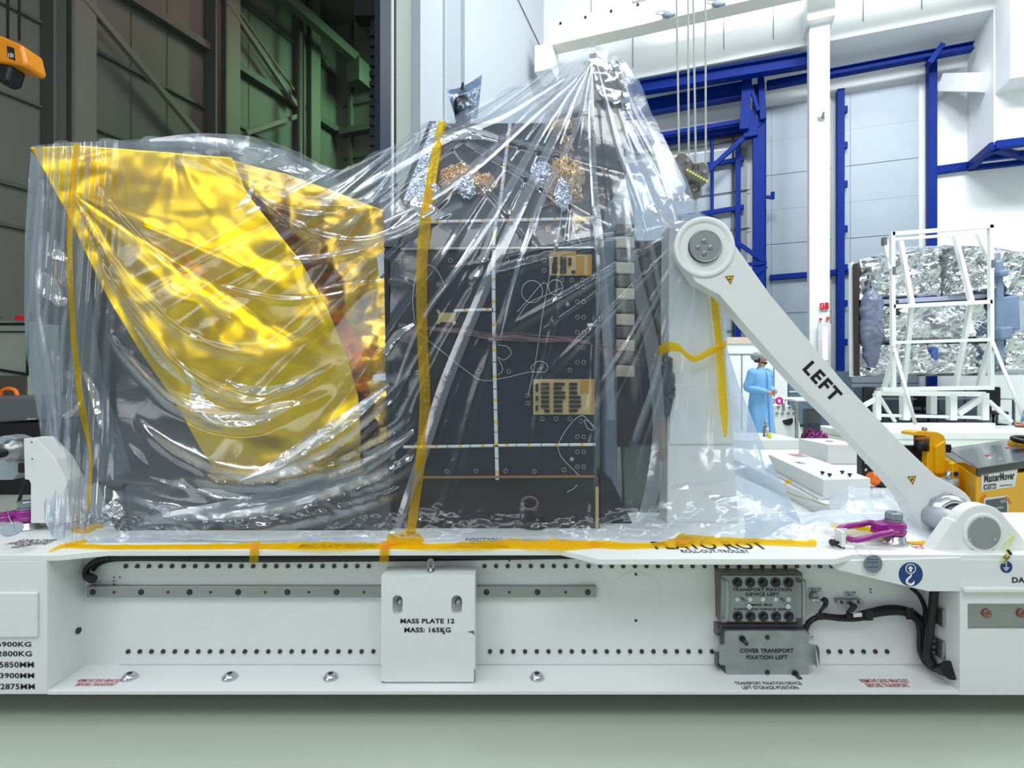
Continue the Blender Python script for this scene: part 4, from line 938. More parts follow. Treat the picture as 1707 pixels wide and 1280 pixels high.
# lower joint on the strut
c = P(1577, 857, Ya - 0.0)
MB().lathe([(0.099, 0), (0.099, -0.02)], c, (0, 1, 0), 8, smooth=False).build('hex_nut', mat('zinc_nut', (168, 176, 184), 0.35, metal=0.6), ar, 0.002)
MB().lathe([(0.09, -0.02), (0.088, -0.034), (0.078, -0.038), (0.076, -0.046), (0.062, -0.05), (0.058, -0.044)], c, (0, 1, 0), 40, caps=False).build('joint_ring', M_STEELL, ar)
MB().lathe([(0.062, -0.04), (0.06, -0.05), (0.05, -0.05), (0.05, -0.03)], c, (0, 1, 0), 36, caps=False).build('rubber_seal', M_BLACK, ar)
bh = thing('bearing_bracket', 'white bearing bracket with grey round cap at the foot of the strut', 'bearing bracket', PF(1640, 922, ZD))
Yb2 = 2.16
o = [(1552, 920)] + [(1590, 866)] + arc(1637, 889, 48, 205, 330, 14) + [(1702, 892), (1714, 912), (1716, 923), (1552, 923)]
MB().pprism(o, Yb2, 0.055).build('housing', M_WHITE2, bh, 0.006)
c = P(1637, 887, Yb2); MB().lathe([(0.078, 0), (0.078, -0.006), (0.072, -0.009)], c, (0, 1, 0), 40).build('raised_collar', M_WHITE2, bh)
MB().lathe([(0.065, -0.008), (0.065, -0.0115), (0.062, -0.0125)], c, (0, 1, 0), 40).build('round_cap', mat('grey_cap', (150, 154, 156), 0.42, metal=0.25), bh)
for dx, dy in ((0, -24), (-21, 12), (21, 12)): q = P(1637 + dx, 887 + dy, Yb2 - 0.012); MB().lathe([(0.0055, 0), (0.005, -0.003)], q, (0, 1, 0), 10).build('cap_screw', M_STEELL, bh)
MB().cyl(c + Vector((0, 0.05, 0)), (c.x, Ya + 0.05, c.z), 0.0485, n=36).build('pin_shaft', mat('light_grey_shaft', (178, 184, 192), 0.4, metal=0.2), bh)
q = P(1592, 869, Yb2 + 0.02); MB().cyl(q, q + Vector((-0.01, 0, 0.008)), 0.008).build('lock_screw', M_STEELL, bh)
ew = thing('earth_wire', 'thin yellow green wire with a lug hanging beside the bearing bracket', 'wire', P(1690, 900, 2.13))
MB().tube([P(1690, 892, 2.15), P(1676, 905, 2.14), P(1675, 918, 2.12), P(1681, 926, 2.09), P(1678, 936, 2.085), P(1670, 938, 2.085), P(1675, 930, 2.085), P(1684, 912, 2.13), P(1691, 894, 2.15)], 0.0022, 6, res=6).build('wire', mat('lime_wire', (206, 214, 96), 0.4), ew)
mb = MB().lathe([(0.009, 0), (0.007, 0.02)], P(1675, 932, 2.085), (0.6, -0.2, 0.8), 10); mb.build('lug', mat('brass_lug', (150, 132, 70), 0.35, metal=0.7), ew)
MB().bar(P(1680, 917, 2.088), P(1685, 924, 2.088), 0.008, 0.008).build('clip', M_BLACKP, ew)

# ---------------- left tower foot
lt = thing('left_support', 'white plate with cut corner and steel pivot at the trolley left end', 'support', (PX(70, 2.5), 2.5, ZD))
MB().pprism([(39, 731), (60, 731), (92, 765), (110, 800), (118, 872), (51, 872), (51, 806), (48, 800), (41, 799)], 2.42, 0.10).build('side_plate', M_WHITE, lt, 0.003)
mb = MB()
for x, y in ((53, 737), (54, 765)): c = P(x, y, 2.42); mb.cyl(c, c - Vector((0, 0.002, 0)), 0.003, n=8)
mb.build('screw', M_STEELK, lt)
MB().pprism(arc(10, 762, 36, -120, 60, 10) + [(20, 800), (-60, 800), (-60, 735)], 2.52, 0.08).build('bearing_plate', mat('pale_blue_grey', (158, 172, 182), 0.4, metal=0.3), lt, 0.004)
c = P(16, 752, 2.46); MB().lathe([(0.052, 0.06), (0.052, 0.0), (0.036, -0.01), (0.036, -0.03), (0.02, -0.03)], c, (0.25, 1, 0), 24).build('steel_boss', M_STEEL, lt)
MB().cyl(P(6, 755, 2.42), P(-30, 762, 2.3), 0.02).build('pivot_pin', M_BLACKP, lt)
MB().pprism([(30, 772), (41, 772), (41, 788), (30, 788)], 2.51, 0.01).build('black_label', M_BLACKP, lt)
MB().bar(P(42, 800, 2.5), P(31, 838, 2.5), 0.01, 0.01).build('thin_rod', M_BLACKP, lt)
# ============================================================ the wrapped spacecraft
sp = thing('wrapped_spacecraft', 'gold and black spacecraft standing under the big clear plastic sheet', 'spacecraft', (-0.6, 3.0, 0.63))
YP = 2.45
def YPan(py):                                        # front of the black body: upright below, leaning back above
    return YP if py >= 413 else 2.2399 / (1 + 0.3623 * (py - 628) / 905)
def PP(px, py, lift=0.0):
    return P(px, py, YPan(py) - lift)
MB().pprism([(640, 416), (992, 413), (995, 796), (650, 800)], YP, 0.9).build('lower_panel', M_PANEL, sp, 0.004)
MB().prism([PP(640, 414), PP(668, 330), PP(716, 206), PP(984, 204), PP(990, 412)], (0, 0.9, 0)).build('upper_panel', M_PANEL, sp, 0.003)
MB().prism([PP(640, 412, 0.004), PP(668, 326, 0.004), PP(716, 204, 0.004), PP(727, 204, 0.004), PP(692, 326, 0.004), PP(662, 412, 0.004)], (0, -0.012, 0)).build('edge_profile', M_PANEL2, sp)
fs = np.zeros((30, 12, 3))
for i in range(30):
    for j in range(12):
        t = i / 29; y = 335 - 130 * t; a = 672 + (721 - 672) * t; b = 722 + (740 - 722) * t; q = PP(a + (b - a) * j / 11, y, 0.022 + 0.010 * vnoise(np.array(j * 0.7), np.array(i * 0.5), 3)); fs[i, j] = q
MB().grid(fs).build('silver_side_foil', M_SILVERN, sp)
MB().prism([PP(668, 414, 0.003), PP(990, 411.5, 0.003), PP(990, 414.5, 0.003), PP(668, 417, 0.003)], (0, -0.008, 0)).build('joint_strip', M_STEEL, sp)
MB().pprism([(640, 430), (648, 432), (652, 800), (646, 800)], YP - 0.01, 0.02).build('side_flange', M_PANEL2, sp)
MB().pprism([(652, 797), (998, 795), (1000, 893), (655, 893)], YP + 0.02, 0.8).build('skirt', M_SKIRT, sp, 0.004)
MB().pprism([(700, 794), (992, 792.5), (992, 796), (700, 797.5)], YP - 0.012, 0.02).build('tan_edge', mat('brown_edge', (150, 112, 70), 0.5), sp)
MB().pprism([(993, 812), (998, 812), (998, 890), (993, 890)], YP + 0.005, 0.02).build('tan_post', M_TAN, sp)
MB().pprism([(1000, 790), (1020, 800), (1044, 850), (1062, 889), (1000, 889)], YP + 0.1, 0.3).build('dark_bracket', M_PANEL2, sp, 0.004)
q = P(883, 838, YP - 0.0); MB().tube([q + Vector((0.036 * math.cos(t), -0.006, 0.028 * math.sin(t))) for t in np.linspace(0, 2 * math.pi, 24, False)], 0.006, 8, True).build('cable_eye', mat('mauve_ring', (120, 96, 104), 0.5), sp)
MB().ellipsoid(P(893, 874, YP), 0.055, 0.03, 0.014).build('foot_pad', mat('olive_rubber', (64, 58, 48), 0.6), sp)
# right flank
MB().pprism([(1002, 330), (1030, 330), (1030, 889), (1002, 889)], 2.72, 0.3).build('flank_column', mat('grey_film_column', (128, 140, 154), 0.32, metal=0.35, var=0.2), sp, 0.02)
mb = MB(); mb2 = MB()
for k in range(12):
    y = 372 + 21.5 * k; (mb if k % 2 else mb2).pprism([(1027, y), (1058, y + 1), (1058, y + 20), (1027, y + 19)], 2.70, 0.25)
mb.build('pale_blocks', mat('pale_block', (206, 198, 180), 0.5, var=0.1), sp, 0.006); mb2.build('dark_blocks', mat('brown_grey_block', (96, 92, 88), 0.5, var=0.15), sp, 0.006)
MB().pprism([(1056, 400), (1118, 400), (1122, 600), (1120, 745), (1060, 745)], 2.98, 0.3).build('flank_panel', mat('dark_brown_panel', (58, 56, 58), 0.4, var=0.2), sp, 0.01)
MB().pprism([(1004, 560), (1060, 560), (1075, 700), (1050, 745), (1004, 745)], 2.78, 0.3).build('flank_panel', mat('dark_brown_panel', (58, 56, 58), 0.4), sp, 0.01)
MB().pprism([(1101, 700), (1122, 704), (1122, 772), (1106, 770)], 2.62, 0.15).build('tan_box', mat('orange_tan', (176, 124, 56), 0.5, var=0.2, nscale=14), sp, 0.004)
def lump(c, rx, ry, rz, seed, amp=0.3, n=34, m=22):
    mb = MB().ellipsoid((0, 0, 0), 1, 1, 1, n, m); V = np.array(mb.v)
    out = []
    for x, y, z in V:
        d = 1 + amp * (mnoise.noise((x * 1.9 + seed, y * 1.9, z * 1.9)) + 0.7 * abs(mnoise.noise((x * 4.2 + seed, y * 4.2, z * 4.2))) + 0.4 * mnoise.noise((x * 9, y * 9 + seed, z * 9)))
        out.append((c[0] + x * rx * d, c[1] + y * ry * d, c[2] + z * rz * d))
    r = MB(); r.add(out, mb.f, False); return r
lump(P(1103, 640, 2.54), 0.05, 0.03, 0.13, 4.2, 0.5).build('crumpled_bag', mat('dark_silver_bag', (96, 100, 108), 0.2, metal=0.8), sp)
MB().pprism([(1036, 742), (1112, 748), (1110, 884), (1040, 884)], 2.84, 0.25).build('lower_flank', mat('grey_green_metal', (122, 130, 124), 0.35, metal=0.4, var=0.2, nscale=2), sp, 0.01)
# horn at the top right, carrying the peak of the sheet
MB().pprism([(984, 104), (994, 96), (1012, 108), (1032, 146), (1042, 205), (1046, 285), (1014, 345), (992, 425), (985, 425)], 2.72, 0.45).build('horn', M_PANEL2, sp, 0.012)
MB().cyl(P(989, 105, 2.74), P(988, 78, 2.74), 0.02, 0.008).build('horn_tip', M_PANEL2, sp)
MB().pprism([(1018, 106), (1028, 100), (1034, 108), (1033, 118), (1044, 150), (1038, 152), (1024, 124)], 2.72, 0.05).build('horn_bracket', M_BLACKP, sp, 0.004)
MB().pprism([(900, 232), (925, 190), (960, 172), (990, 150), (990, 300), (900, 300)], 3.1, 0.4).build('rear_hump', M_PANEL2, sp, 0.05)
MB().pprism([(1000, 300), (1060, 330), (1062, 400), (1000, 400)], 3.0, 0.2).build('rear_bracket', mat('pale_bracket', (190, 196, 204), 0.5), sp, 0.02)
# crumpled copper-gold bundles
for c, rx, rz, sd in (((770, 298), 0.085, 0.06, 1.0), ((752, 305), 0.05, 0.05, 8.0), ((805, 308), 0.055, 0.045, 2.0), ((936, 305), 0.085, 0.10, 3.0), ((955, 290), 0.05, 0.07, 9.0), ((932, 213), 0.06, 0.035, 5.0), ((945, 245), 0.03, 0.05, 6.0)):
    lump(PP(c[0], c[1], 0.03), rx, 0.035, rz, sd, 0.45).build('foil_bundle', M_COPPER, sp)
for c, rx, rz, sd in (((778, 312), 0.04, 0.05, 11.0), ((938, 325), 0.035, 0.06, 12.0), ((905, 290), 0.05, 0.05, 13.0), ((722, 322), 0.03, 0.04, 14.0)):
    lump(PP(c[0], c[1], 0.05), rx, 0.02, rz, sd, 0.4).build('silver_patch', M_SILVERN, sp)
mb = MB()
for a in (((908, 376), (920, 374), (916, 388), (910, 388)), ((952, 358), (966, 360), (972, 380), (960, 384)), ((845, 350), (853, 347), (856, 352), (848, 356)), ((895, 345), (915, 338), (916, 342), (897, 350))):
    mb.prism([PP(x, y, 0.004) for x, y in a], (0, -0.006, 0))
mb.build('copper_tabs', M_COPPER, sp)
# marker tapes
def ppath(pts, n=20):
    pts = [Vector((x, y, 0)) for x, y in pts]; return [PP(p.x, p.y, 0.007) for p in smooth_path(pts, n)]
def marker(pts, w):
    path = ppath(pts); sd = (0, 0, 1) if abs(pts[-1][0] - pts[0][0]) > abs(pts[-1][1] - pts[0][1]) else (1, 0, 0)
    o = MB().strip(path, w, sd).build('marker_tape', M_TAPEW, sp, solid=0.001)
    my = MB(); mk = MB(); L = len(path)
    ln = sum((path[i + 1] - path[i]).length for i in range(L - 1)); step = 0.045; acc = 0; k = 0
    for i in range(L - 1):
        acc += (path[i + 1] - path[i]).length
        if acc > step:
            acc = 0; k += 1; d = (path[i + 1] - path[i]).normalized(); q = path[i] + Vector((0, -0.0012, 0))
            (my if k % 2 else mk).strip([q, q + d * (0.012 if k % 2 else 0.003)], w, sd)
    if my.v: my.build('yellow_marks', M_SIGNY, o)
    if mk.v: mk.build('black_marks', M_INK, o)
marker([(850, 206), (842, 270), (833, 342), (824, 392), (823, 500), (825, 640), (829, 800)], 0.0165)
marker([(676, 371), (760, 369), (860, 367), (987, 364)], 0.015)
marker([(757, 518), (790, 516.5), (822, 516)], 0.013)
marker([(672, 745), (760, 744), (860, 742), (993, 741)], 0.013)
MB().prism([PP(952, 362, 0.012), PP(978, 361, 0.012), PP(978, 367, 0.012), PP(952, 368, 0.012)], (0, -0.002, 0)).build('yellow_tape_end', M_SIGNY, sp)
# circuit boards
def board(x0, y0, x1, y1, chips, pads):
    b = MB().pprism([(x0, y0), (x1, y0), (x1, y1), (x0, y1)], YP - 0.014, 0.012).build('circuit_board', M_TAN, sp, 0.001)
    for c in chips: MB().pprism([(c[0], c[1]), (c[2], c[1]), (c[2], c[3]), (c[0], c[3])], YP - 0.024, 0.011).build('chip', M_CHIP, b, 0.001)
    mb = MB()
    for c in pads: mb.pprism([(c[0], c[1]), (c[2], c[1]), (c[2], c[3]), (c[0], c[3])], YP - 0.0155, 0.002)
    mb.build('copper_pads', mat('amber_pad', (180, 132, 56), 0.45, var=0.15), b)
ch = []; e = lambda x, y, w, h: (860 + x / 4, 400 + y / 4, 860 + (x + w) / 4, 400 + (y + h) / 4)
for k, y in enumerate((952, 980, 1010, 1040, 1070, 1100, 1130)):
    ch.append(e(168 if k < 6 else 190, y, 55 if k < 6 else 36, 18)); ch.append(e(252, y, (74, 54, 76, 78, 58, 58, 58)[k], 18)); ch.append(e(356, y, (54, 52, 54, 76, 78, 78, 54)[k], 18))
for y, h in ((955, 55), (1040, 35), (1102, 38)): ch.append(e(132, y, 16, h))
board(889, 632, 991, 691, ch, [e(430, 935, 66, 88), e(500, 930, 22, 226)])
ch = []
for y in (110, 138, 168, 196): ch += [e(242, y, 34, 24), e(296, y, 40, 24)]
ch += [e(352, 118, 18, 48), e(372, 202, 24, 17)]
board(915.5, 424, 986, 459, ch, [e(400, 108, 56, 124), e(480, 100, 26, 135)])
MB().pprism([(917, 419), (960, 419), (960, 425), (917, 425)], YP - 0.016, 0.012).build('edge_connector', mat('amber_pad', (180, 132, 56), 0.45), sp)
o = [(727, 517), (732, 516), (734, 521), (756, 521), (759, 516), (763, 518), (760, 524), (758, 534), (761, 539), (757, 542), (753, 537), (735, 537), (732, 541), (727, 539), (730, 533), (731, 524)]
MB().pprism(o, YP - 0.006, 0.006).build('tan_plate', M_TAN, sp, 0.001)
MB().pprism([(979, 539), (989, 538.5), (989, 543), (979, 543.5)], YP - 0.004, 0.004).build('white_label', M_TAPEW, sp)
# ring rivets
rv = [(677, 435), (666, 435), (751, 434), (797, 433), (845, 433), (753, 410), (799, 409), (845, 409), (891, 406), (936, 406), (891, 432), (907, 434), (907, 451), (937, 467), (953, 467), (971, 467), (748, 621), (797, 619), (848, 619), (681, 622), (697, 621), (891, 786), (940, 783), (745, 786), (794, 785), (843, 785), (904, 698), (927, 698), (950, 698), (950, 617), (899, 617), (962, 394), (971, 394), (962, 371), (971, 371), (880, 672), (880, 659), (968, 702), (683, 765)]
for y in (478, 503, 529, 554, 579, 604, 728, 753, 778): rv += [(962.5, y), (973, y)]
base = None; so = sp.location
for x, y in rv:
    q = PP(x, y, 0.004)
    if base is None:
        base = MB().tube([Vector((0.0085 * math.cos(t), 0, 0.0085 * math.sin(t))) + so for t in np.linspace(0, 2 * math.pi, 14, False)], 0.0024, 6, True).build('ring_rivet', mat('rivet_grey', (150, 148, 142), 0.4, metal=0.6), sp); base.location = q - so
    else: inst(base, sp, q - so)
mb = MB()
for x, y in ((677, 465), (946, 507), (953, 765)): q = PP(x, y, 0.002); mb.cyl(q, q - Vector((0, 0.004, 0)), 0.009)
mb.build('bright_studs', M_STEELL, sp)
# loose wires on the panel
def wire(pts, r=0.0014, m=M_WIRE, nm='wire'):
    return MB().tube([PP(x, y, l) for x, y, l in pts], r, 5, res=8).build(nm, m, sp)
circ = lambda cx_, cy_, r_, a0=0, a1=360, n=14: [(cx_ + r_ * math.cos(math.radians(a)), cy_ + r_ * 1.05 * math.sin(math.radians(a)), 0.02 + 0.003 * i / n) for i, a in enumerate(np.linspace(a0, a1, n))]
wire(circ(887, 486, 17.5, 20, 400)); wire(circ(926, 479, 12, 160, 540) + [(905, 472, 0.02), (880, 500, 0.02), (862, 520, 0.02)])
wire([(936, 480, 0.02), (910, 492, 0.02), (880, 506, 0.02), (860, 535, 0.02)]); wire([(692, 540, 0.015), (688, 500, 0.02), (694, 460, 0.02), (710, 443, 0.02), (724, 446, 0.02), (735, 462, 0.02), (742, 480, 0.015)])
wire([(698, 555, 0.02), (740, 588, 0.02), (780, 620, 0.02), (805, 634, 0.02), (840, 630, 0.02), (883, 620, 0.02), (908, 620, 0.02), (912, 608, 0.02), (898, 602, 0.02), (885, 612, 0.02), (890, 620, 0.02)])
wire([(830, 575, 0.02), (846, 578, 0.02), (852, 590, 0.02), (840, 600, 0.02), (830, 596, 0.02), (838, 615, 0.02), (830, 625, 0.02)])
wire([(994, 715, 0.02), (985, 705, 0.02), (974, 700, 0.02), (980, 714, 0.02), (990, 716, 0.02), (980, 700, 0.02), (968, 693, 0.02), (950, 708, 0.02), (932, 738, 0.02), (935, 760, 0.02), (958, 785, 0.02), (966, 793, 0.02)])
wire([(938, 330, 0.04), (934, 370, 0.03), (928, 400, 0.03), (918, 450, 0.03), (905, 520, 0.025), (893, 600, 0.02), (880, 660, 0.02)])
wire([(962, 808, 0.03), (955, 815, 0.03), (945, 820, 0.03)]); wire([(935, 382, 0.03), (945, 372, 0.03), (952, 360, 0.03), (958, 390, 0.03), (968, 404, 0.03), (960, 408, 0.03), (930, 392, 0.03), (925, 380, 0.03)])
mb = MB()
for x, y in ((922, 388), (945, 392), (926, 402), (940, 378), (928, 408)): q = PP(x, y, 0.03); mb.box(q.x - 0.008, q.x + 0.008, q.y - 0.004, q.y + 0.004, q.z - 0.006, q.z + 0.006)
mb.build('wire_clips', M_TAPEW, sp)
mb = MB(); r = np.random.default_rng(4)
for k in range(26):
    j = lambda s: r.normal(0, s)
    a = r.uniform(-5, 5)
    mb.tube([PP(x, y + a * w + j(1.2), 0.016 + abs(j(0.006))) for x, y, w in ((664, 541, 0.7), (700, 546, 0.4), (735, 549, 0.6), (775, 552, 1), (822, 561, 0.8), (860, 561, 1), (905, 565, 0.9), (940, 564, 0.6), (975, 568, 0.7))] + [P(1005 + j(6), 575 + a * 2, 2.55), P(1040 + j(12), 588 + a * 3, 2.6), P(1062 + j(8), 600 + a * 2, 2.62)], 0.0011, 4, res=3)
mb.build('wire_harness', M_HARN, sp)
# ---------------- gold foil shield: a front curtain, a rear curtain, a dark core
def curtain(rows, Y0, disp, n=220, m=200):
    """rows: (t, left x, right x) ; top / bottom edges as functions of x"""
    T = np.linspace(0, 1, m)[:, None]; S_ = np.linspace(0, 1, n)[None]
    tt = [q[0] for q in rows['x']]
    xl = np.interp(T, tt, [q[1] for q in rows['x']]); xr = np.interp(T, tt, [q[2] for q in rows['x']])
    px = xl + (xr - xl) * S_
    yt = np.interp(px, *rows['top']); yb = np.interp(px, *rows['bot'])
    tmid = T + 0 * S_
    py = rows['y'](px, px, tmid, yt, yb)
    Y = Y0(px, py) - disp(px, py)
    return np.stack([(px - CX) * Y / FPX, Y, CAMZ - (py - HY) * Y / FPX], -1)
def gdisp(px, py):
    x = px / 100.0; y = py / 100.0
    d = 0.05 * fbm(x * 0.75 + 3, y * 0.9, 21, 3) + 0.10 * crease(x * 0.8, y * 0.9, 5, 7, 0.55) + 0.010 * crease(x, y, 9, 6, 2.2)
    # long folds falling from the upper left corner and the top edge knot
    for (cx_, cy_, a, w, h) in ((118, 320, 24, 0.04, 0.05), (118, 320, 33, 0.025, -0.045), (118, 320, 44, 0.05, 0.04), (118, 320, 60, 0.04, 0.03), (290, 248, 62, 0.07, 0.03), (290, 248, 84, 0.05, -0.015), (290, 248, 112, 0.07, 0.02), (440, 270, 70, 0.03, 0.02), (385, 260, 52, 0.03, 0.03), (430, 480, 205, 0.04, 0.014), (100, 270, -12, 0.05, 0.015)):
        dx = px - cx_; dy = py - cy_; r = np.hypot(dx, dy) + 1e-3
        phi = np.arctan2(dy, dx) - math.radians(a); phi = (phi + math.pi) % (2 * math.pi) - math.pi
        d = d + h * np.exp(-(phi / (w * 2.0)) ** 2) * np.clip(r / 330, 0, 1) * np.exp(-(r / 560) ** 2)
    return d
def ygold(px, py, t, yt, yb): return yb + (yt - yb) * t
g1 = {'x': [(0, 372, 600), (0.1, 335, 602), (0.25, 290, 598), (0.4, 232, 578), (0.55, 180, 545), (0.7, 138, 500), (0.8, 112, 455), (0.9, 82, 410), (0.96, 64, 395), (1, 50, 386)],
      'top': ([50, 130, 250, 386, 620], [246, 243, 252, 262, 300]), 'bot': ([50, 372, 600], [806, 803, 782]), 'y': ygold}
Yg = lambda px, py: 2.74 + 0.0 * px - 0.08 * np.exp(-((px - 330) / 190.0) ** 2 - ((py - 480) / 230.0) ** 2)
G = curtain(g1, Yg, gdisp)
MB().grid(G).build('gold_front_foil', M_GOLD, sp, solid=0.004)
def gdisp2(px, py):
    x = px / 60.0; y = py / 60.0
    w = np.clip((py - 420) / 200, 0.25, 1)
    return 0.08 * fbm(x * 0.5 + 9, y * 0.5, 51, 3) + w * (0.17 * crease(x, y, 15, 8, 0.9) + 0.05 * crease(x, y, 19, 7, 3.0))
g2 = {'x': [(0, 470, 648), (0.5, 420, 646), (1, 370, 640)], 'top': ([370, 480, 560, 645], [262, 290, 318, 352]), 'bot': ([370, 470, 650], [792, 788, 780]), 'y': ygold}
G = curtain(g2, lambda px, py: 2.90 - 0.0 * px, gdisp2)
MB().grid(G).build('gold_rear_foil', M_GOLD2, sp, solid=0.004)
MB().pprism([(60, 262), (380, 275), (600, 335), (632, 380), (632, 770), (400, 782), (345, 720), (150, 440)], 3.02, 0.55).build('shield_core', mat('shield_core_brown', (70, 56, 36), 0.5), sp, 0.02)
MB().pprism([(160, 800), (372, 809), (600, 792), (652, 792), (652, 883), (190, 883)], 2.43, 0.9).build('adapter_base', mat('dark_grey_base', (70, 75, 78), 0.45, var=0.2), sp, 0.01)
MB().pprism([(168, 806), (205, 806), (212, 884), (196, 884)], 2.42, 0.02).build('adapter_foot', mat('dark_grey_base', (58, 62, 64), 0.45), sp, 0.01)
MB().pprism([(131, 345), (330, 420), (400, 800), (172, 812), (150, 760), (133, 600)], 3.0, 0.02).build('grey_side_shield', mat('shield_grey', (72, 78, 82), 0.5, var=0.12), sp)
MB().pprism([(628, 425), (641, 420), (641, 455), (632, 462)], 2.52, 0.05).build('white_bracket', M_WHITE2, sp, 0.002)
MB().pprism([(622, 625), (643, 622), (645, 634), (622, 637)], 2.48, 0.04).build('white_bracket', M_WHITE2, sp, 0.002)

# ============================================================ the plastic sheet
CTRL = np.array([(60, 240, 2.70), (300, 228, 2.64), (450, 240, 2.62), (560, 285, 2.60), (45, 480, 2.60), (150, 480, 2.60), (300, 500, 2.56), (450, 500, 2.55), (600, 480, 2.50), (60, 720, 2.55), (200, 720, 2.55), (300, 720, 2.54), (420, 720, 2.52), (550, 720, 2.46),
    (80, 800, 2.47), (300, 800, 2.395), (450, 800, 2.39), (80, 860, 2.39), (300, 860, 2.36), (560, 860, 2.36), (560, 800, 2.39), (700, 205, 2.64), (850, 205, 2.63), (985, 75, 2.66), (1045, 120, 2.64), (700, 415, 2.395), (850, 415, 2.385), (990, 415, 2.39), (700, 620, 2.395), (850, 620, 2.385), (990, 620, 2.39),
    (700, 800, 2.36), (850, 800, 2.36), (990, 800, 2.36), (1090, 240, 2.60), (1150, 340, 2.54), (1060, 500, 2.46), (1165, 420, 2.53), (1160, 500, 2.535), (1205, 500, 2.54), (1160, 700, 2.50), (1240, 700, 2.48), (1160, 820, 2.38), (1300, 820, 2.36), (1080, 820, 2.36),
    (1335, 870, 2.33), (80, 900, 2.29), (400, 900, 2.28), (700, 900, 2.28), (1000, 900, 2.28), (1300, 890, 2.31), (850, 865, 2.34), (700, 860, 2.34), (1000, 860, 2.35)], float)
def _mq(a, b): return np.sqrt(((a[:, None, :] - b[None]) ** 2).sum(-1) + 60.0 ** 2)
_W = np.linalg.solve(_mq(CTRL[:, :2], CTRL[:, :2]) + 4.0 * np.eye(len(CTRL)) * 0, CTRL[:, 2] - 2.45)
def sheet_base(px, py):
    q = np.stack([np.ravel(px), np.ravel(py)], -1).astype(float)
    return (_mq(q, CTRL[:, :2]) @ _W + 2.45).reshape(np.shape(px))
def fan(px, py, ax, ay, ridges, r0, r1, rise=120.0):
    dx = px - ax; dy = py - ay; r = np.hypot(dx, dy) + 1e-3
    phi = np.degrees(np.arctan2(dx, dy)); d = 0
    wob = 1.6 * vnoise(px / 160.0, py / 160.0, 77)
    for a, w, h in ridges:
        u = (phi + wob - a) / w
        d = d + h * np.exp(-u * u) * np.clip((r - r0) / rise, 0, 1) * np.clip((r1 - r) / 200.0, 0, 1)
    return d
_r = np.random.default_rng(23)
FAN1 = [(-62, 1.1, 0.020), (-57, 0.8, 0.016), (-52.5, 0.9, 0.018), (-43, 0.8, 0.018), (-34.5, 0.9, 0.022), (-26, 0.9, 0.022), (-18, 0.8, 0.02), (-8, 0.6, 0.014), (0.5, 0.6, 0.016), (6, 1.0, 0.014), (13, 1.1, 0.014), (20, 1.2, 0.014), (26, 0.8, 0.010)]
FAN1 += [(_r.uniform(-66, 30), _r.uniform(0.15, 0.35), _r.uniform(0.002, 0.006)) for _ in range(7)]
FAN2 = [(a, 1.5, 0.016) for a in (-75, -60, -44, -30, -18, -7, 4)] + [(_r.uniform(-80, 20), 0.5, 0.006) for _ in range(8)]   # from the tower top
FAN3 = [(a, 1.4, 0.014) for a in (-52, -38, -27, -17, -8, 2, 12, 22)]
def swag(px, py, x0, y0, x1, y1, sag, w, h, fade=60.0):
    s = (px - x0) / (x1 - x0); yc = y0 + (y1 - y0) * s + sag * 4 * s * (1 - s)
    yc = yc + 10 * vnoise(px / 60.0, py / 90.0, 5)
    u = (py - yc) / w
    return h * np.exp(-u * u) * np.clip(s * 6, 0, 1) * np.clip((1 - s) * 6, 0, 1)
SWAGS = [(118, 330, 640, 420, 210, 9, 0.018), (140, 400, 560, 655, 120, 10, 0.020), (180, 560, 500, 680, 78, 9, 0.026), (250, 650, 490, 675, 28, 10, 0.028), (330, 640, 560, 610, 40, 8, 0.018), (220, 700, 680, 640, 130, 12, 0.030), (300, 790, 700, 690, 60, 10, 0.026), (180, 830, 720, 745, 75, 14, 0.034), (200, 870, 690, 800, 45, 10, 0.024), (430, 330, 720, 250, 60, 6, 0.014), (400, 300, 760, 320, 90, 6, 0.014), (470, 440, 760, 350, 20, 6, 0.016), (340, 470, 640, 470, 30, 4, 0.010), (330, 250, 640, 330, 40, 7, 0.016), (150, 300, 420, 560, 20, 5, 0.010), (500, 500, 700, 480, -15, 5, 0.008)]
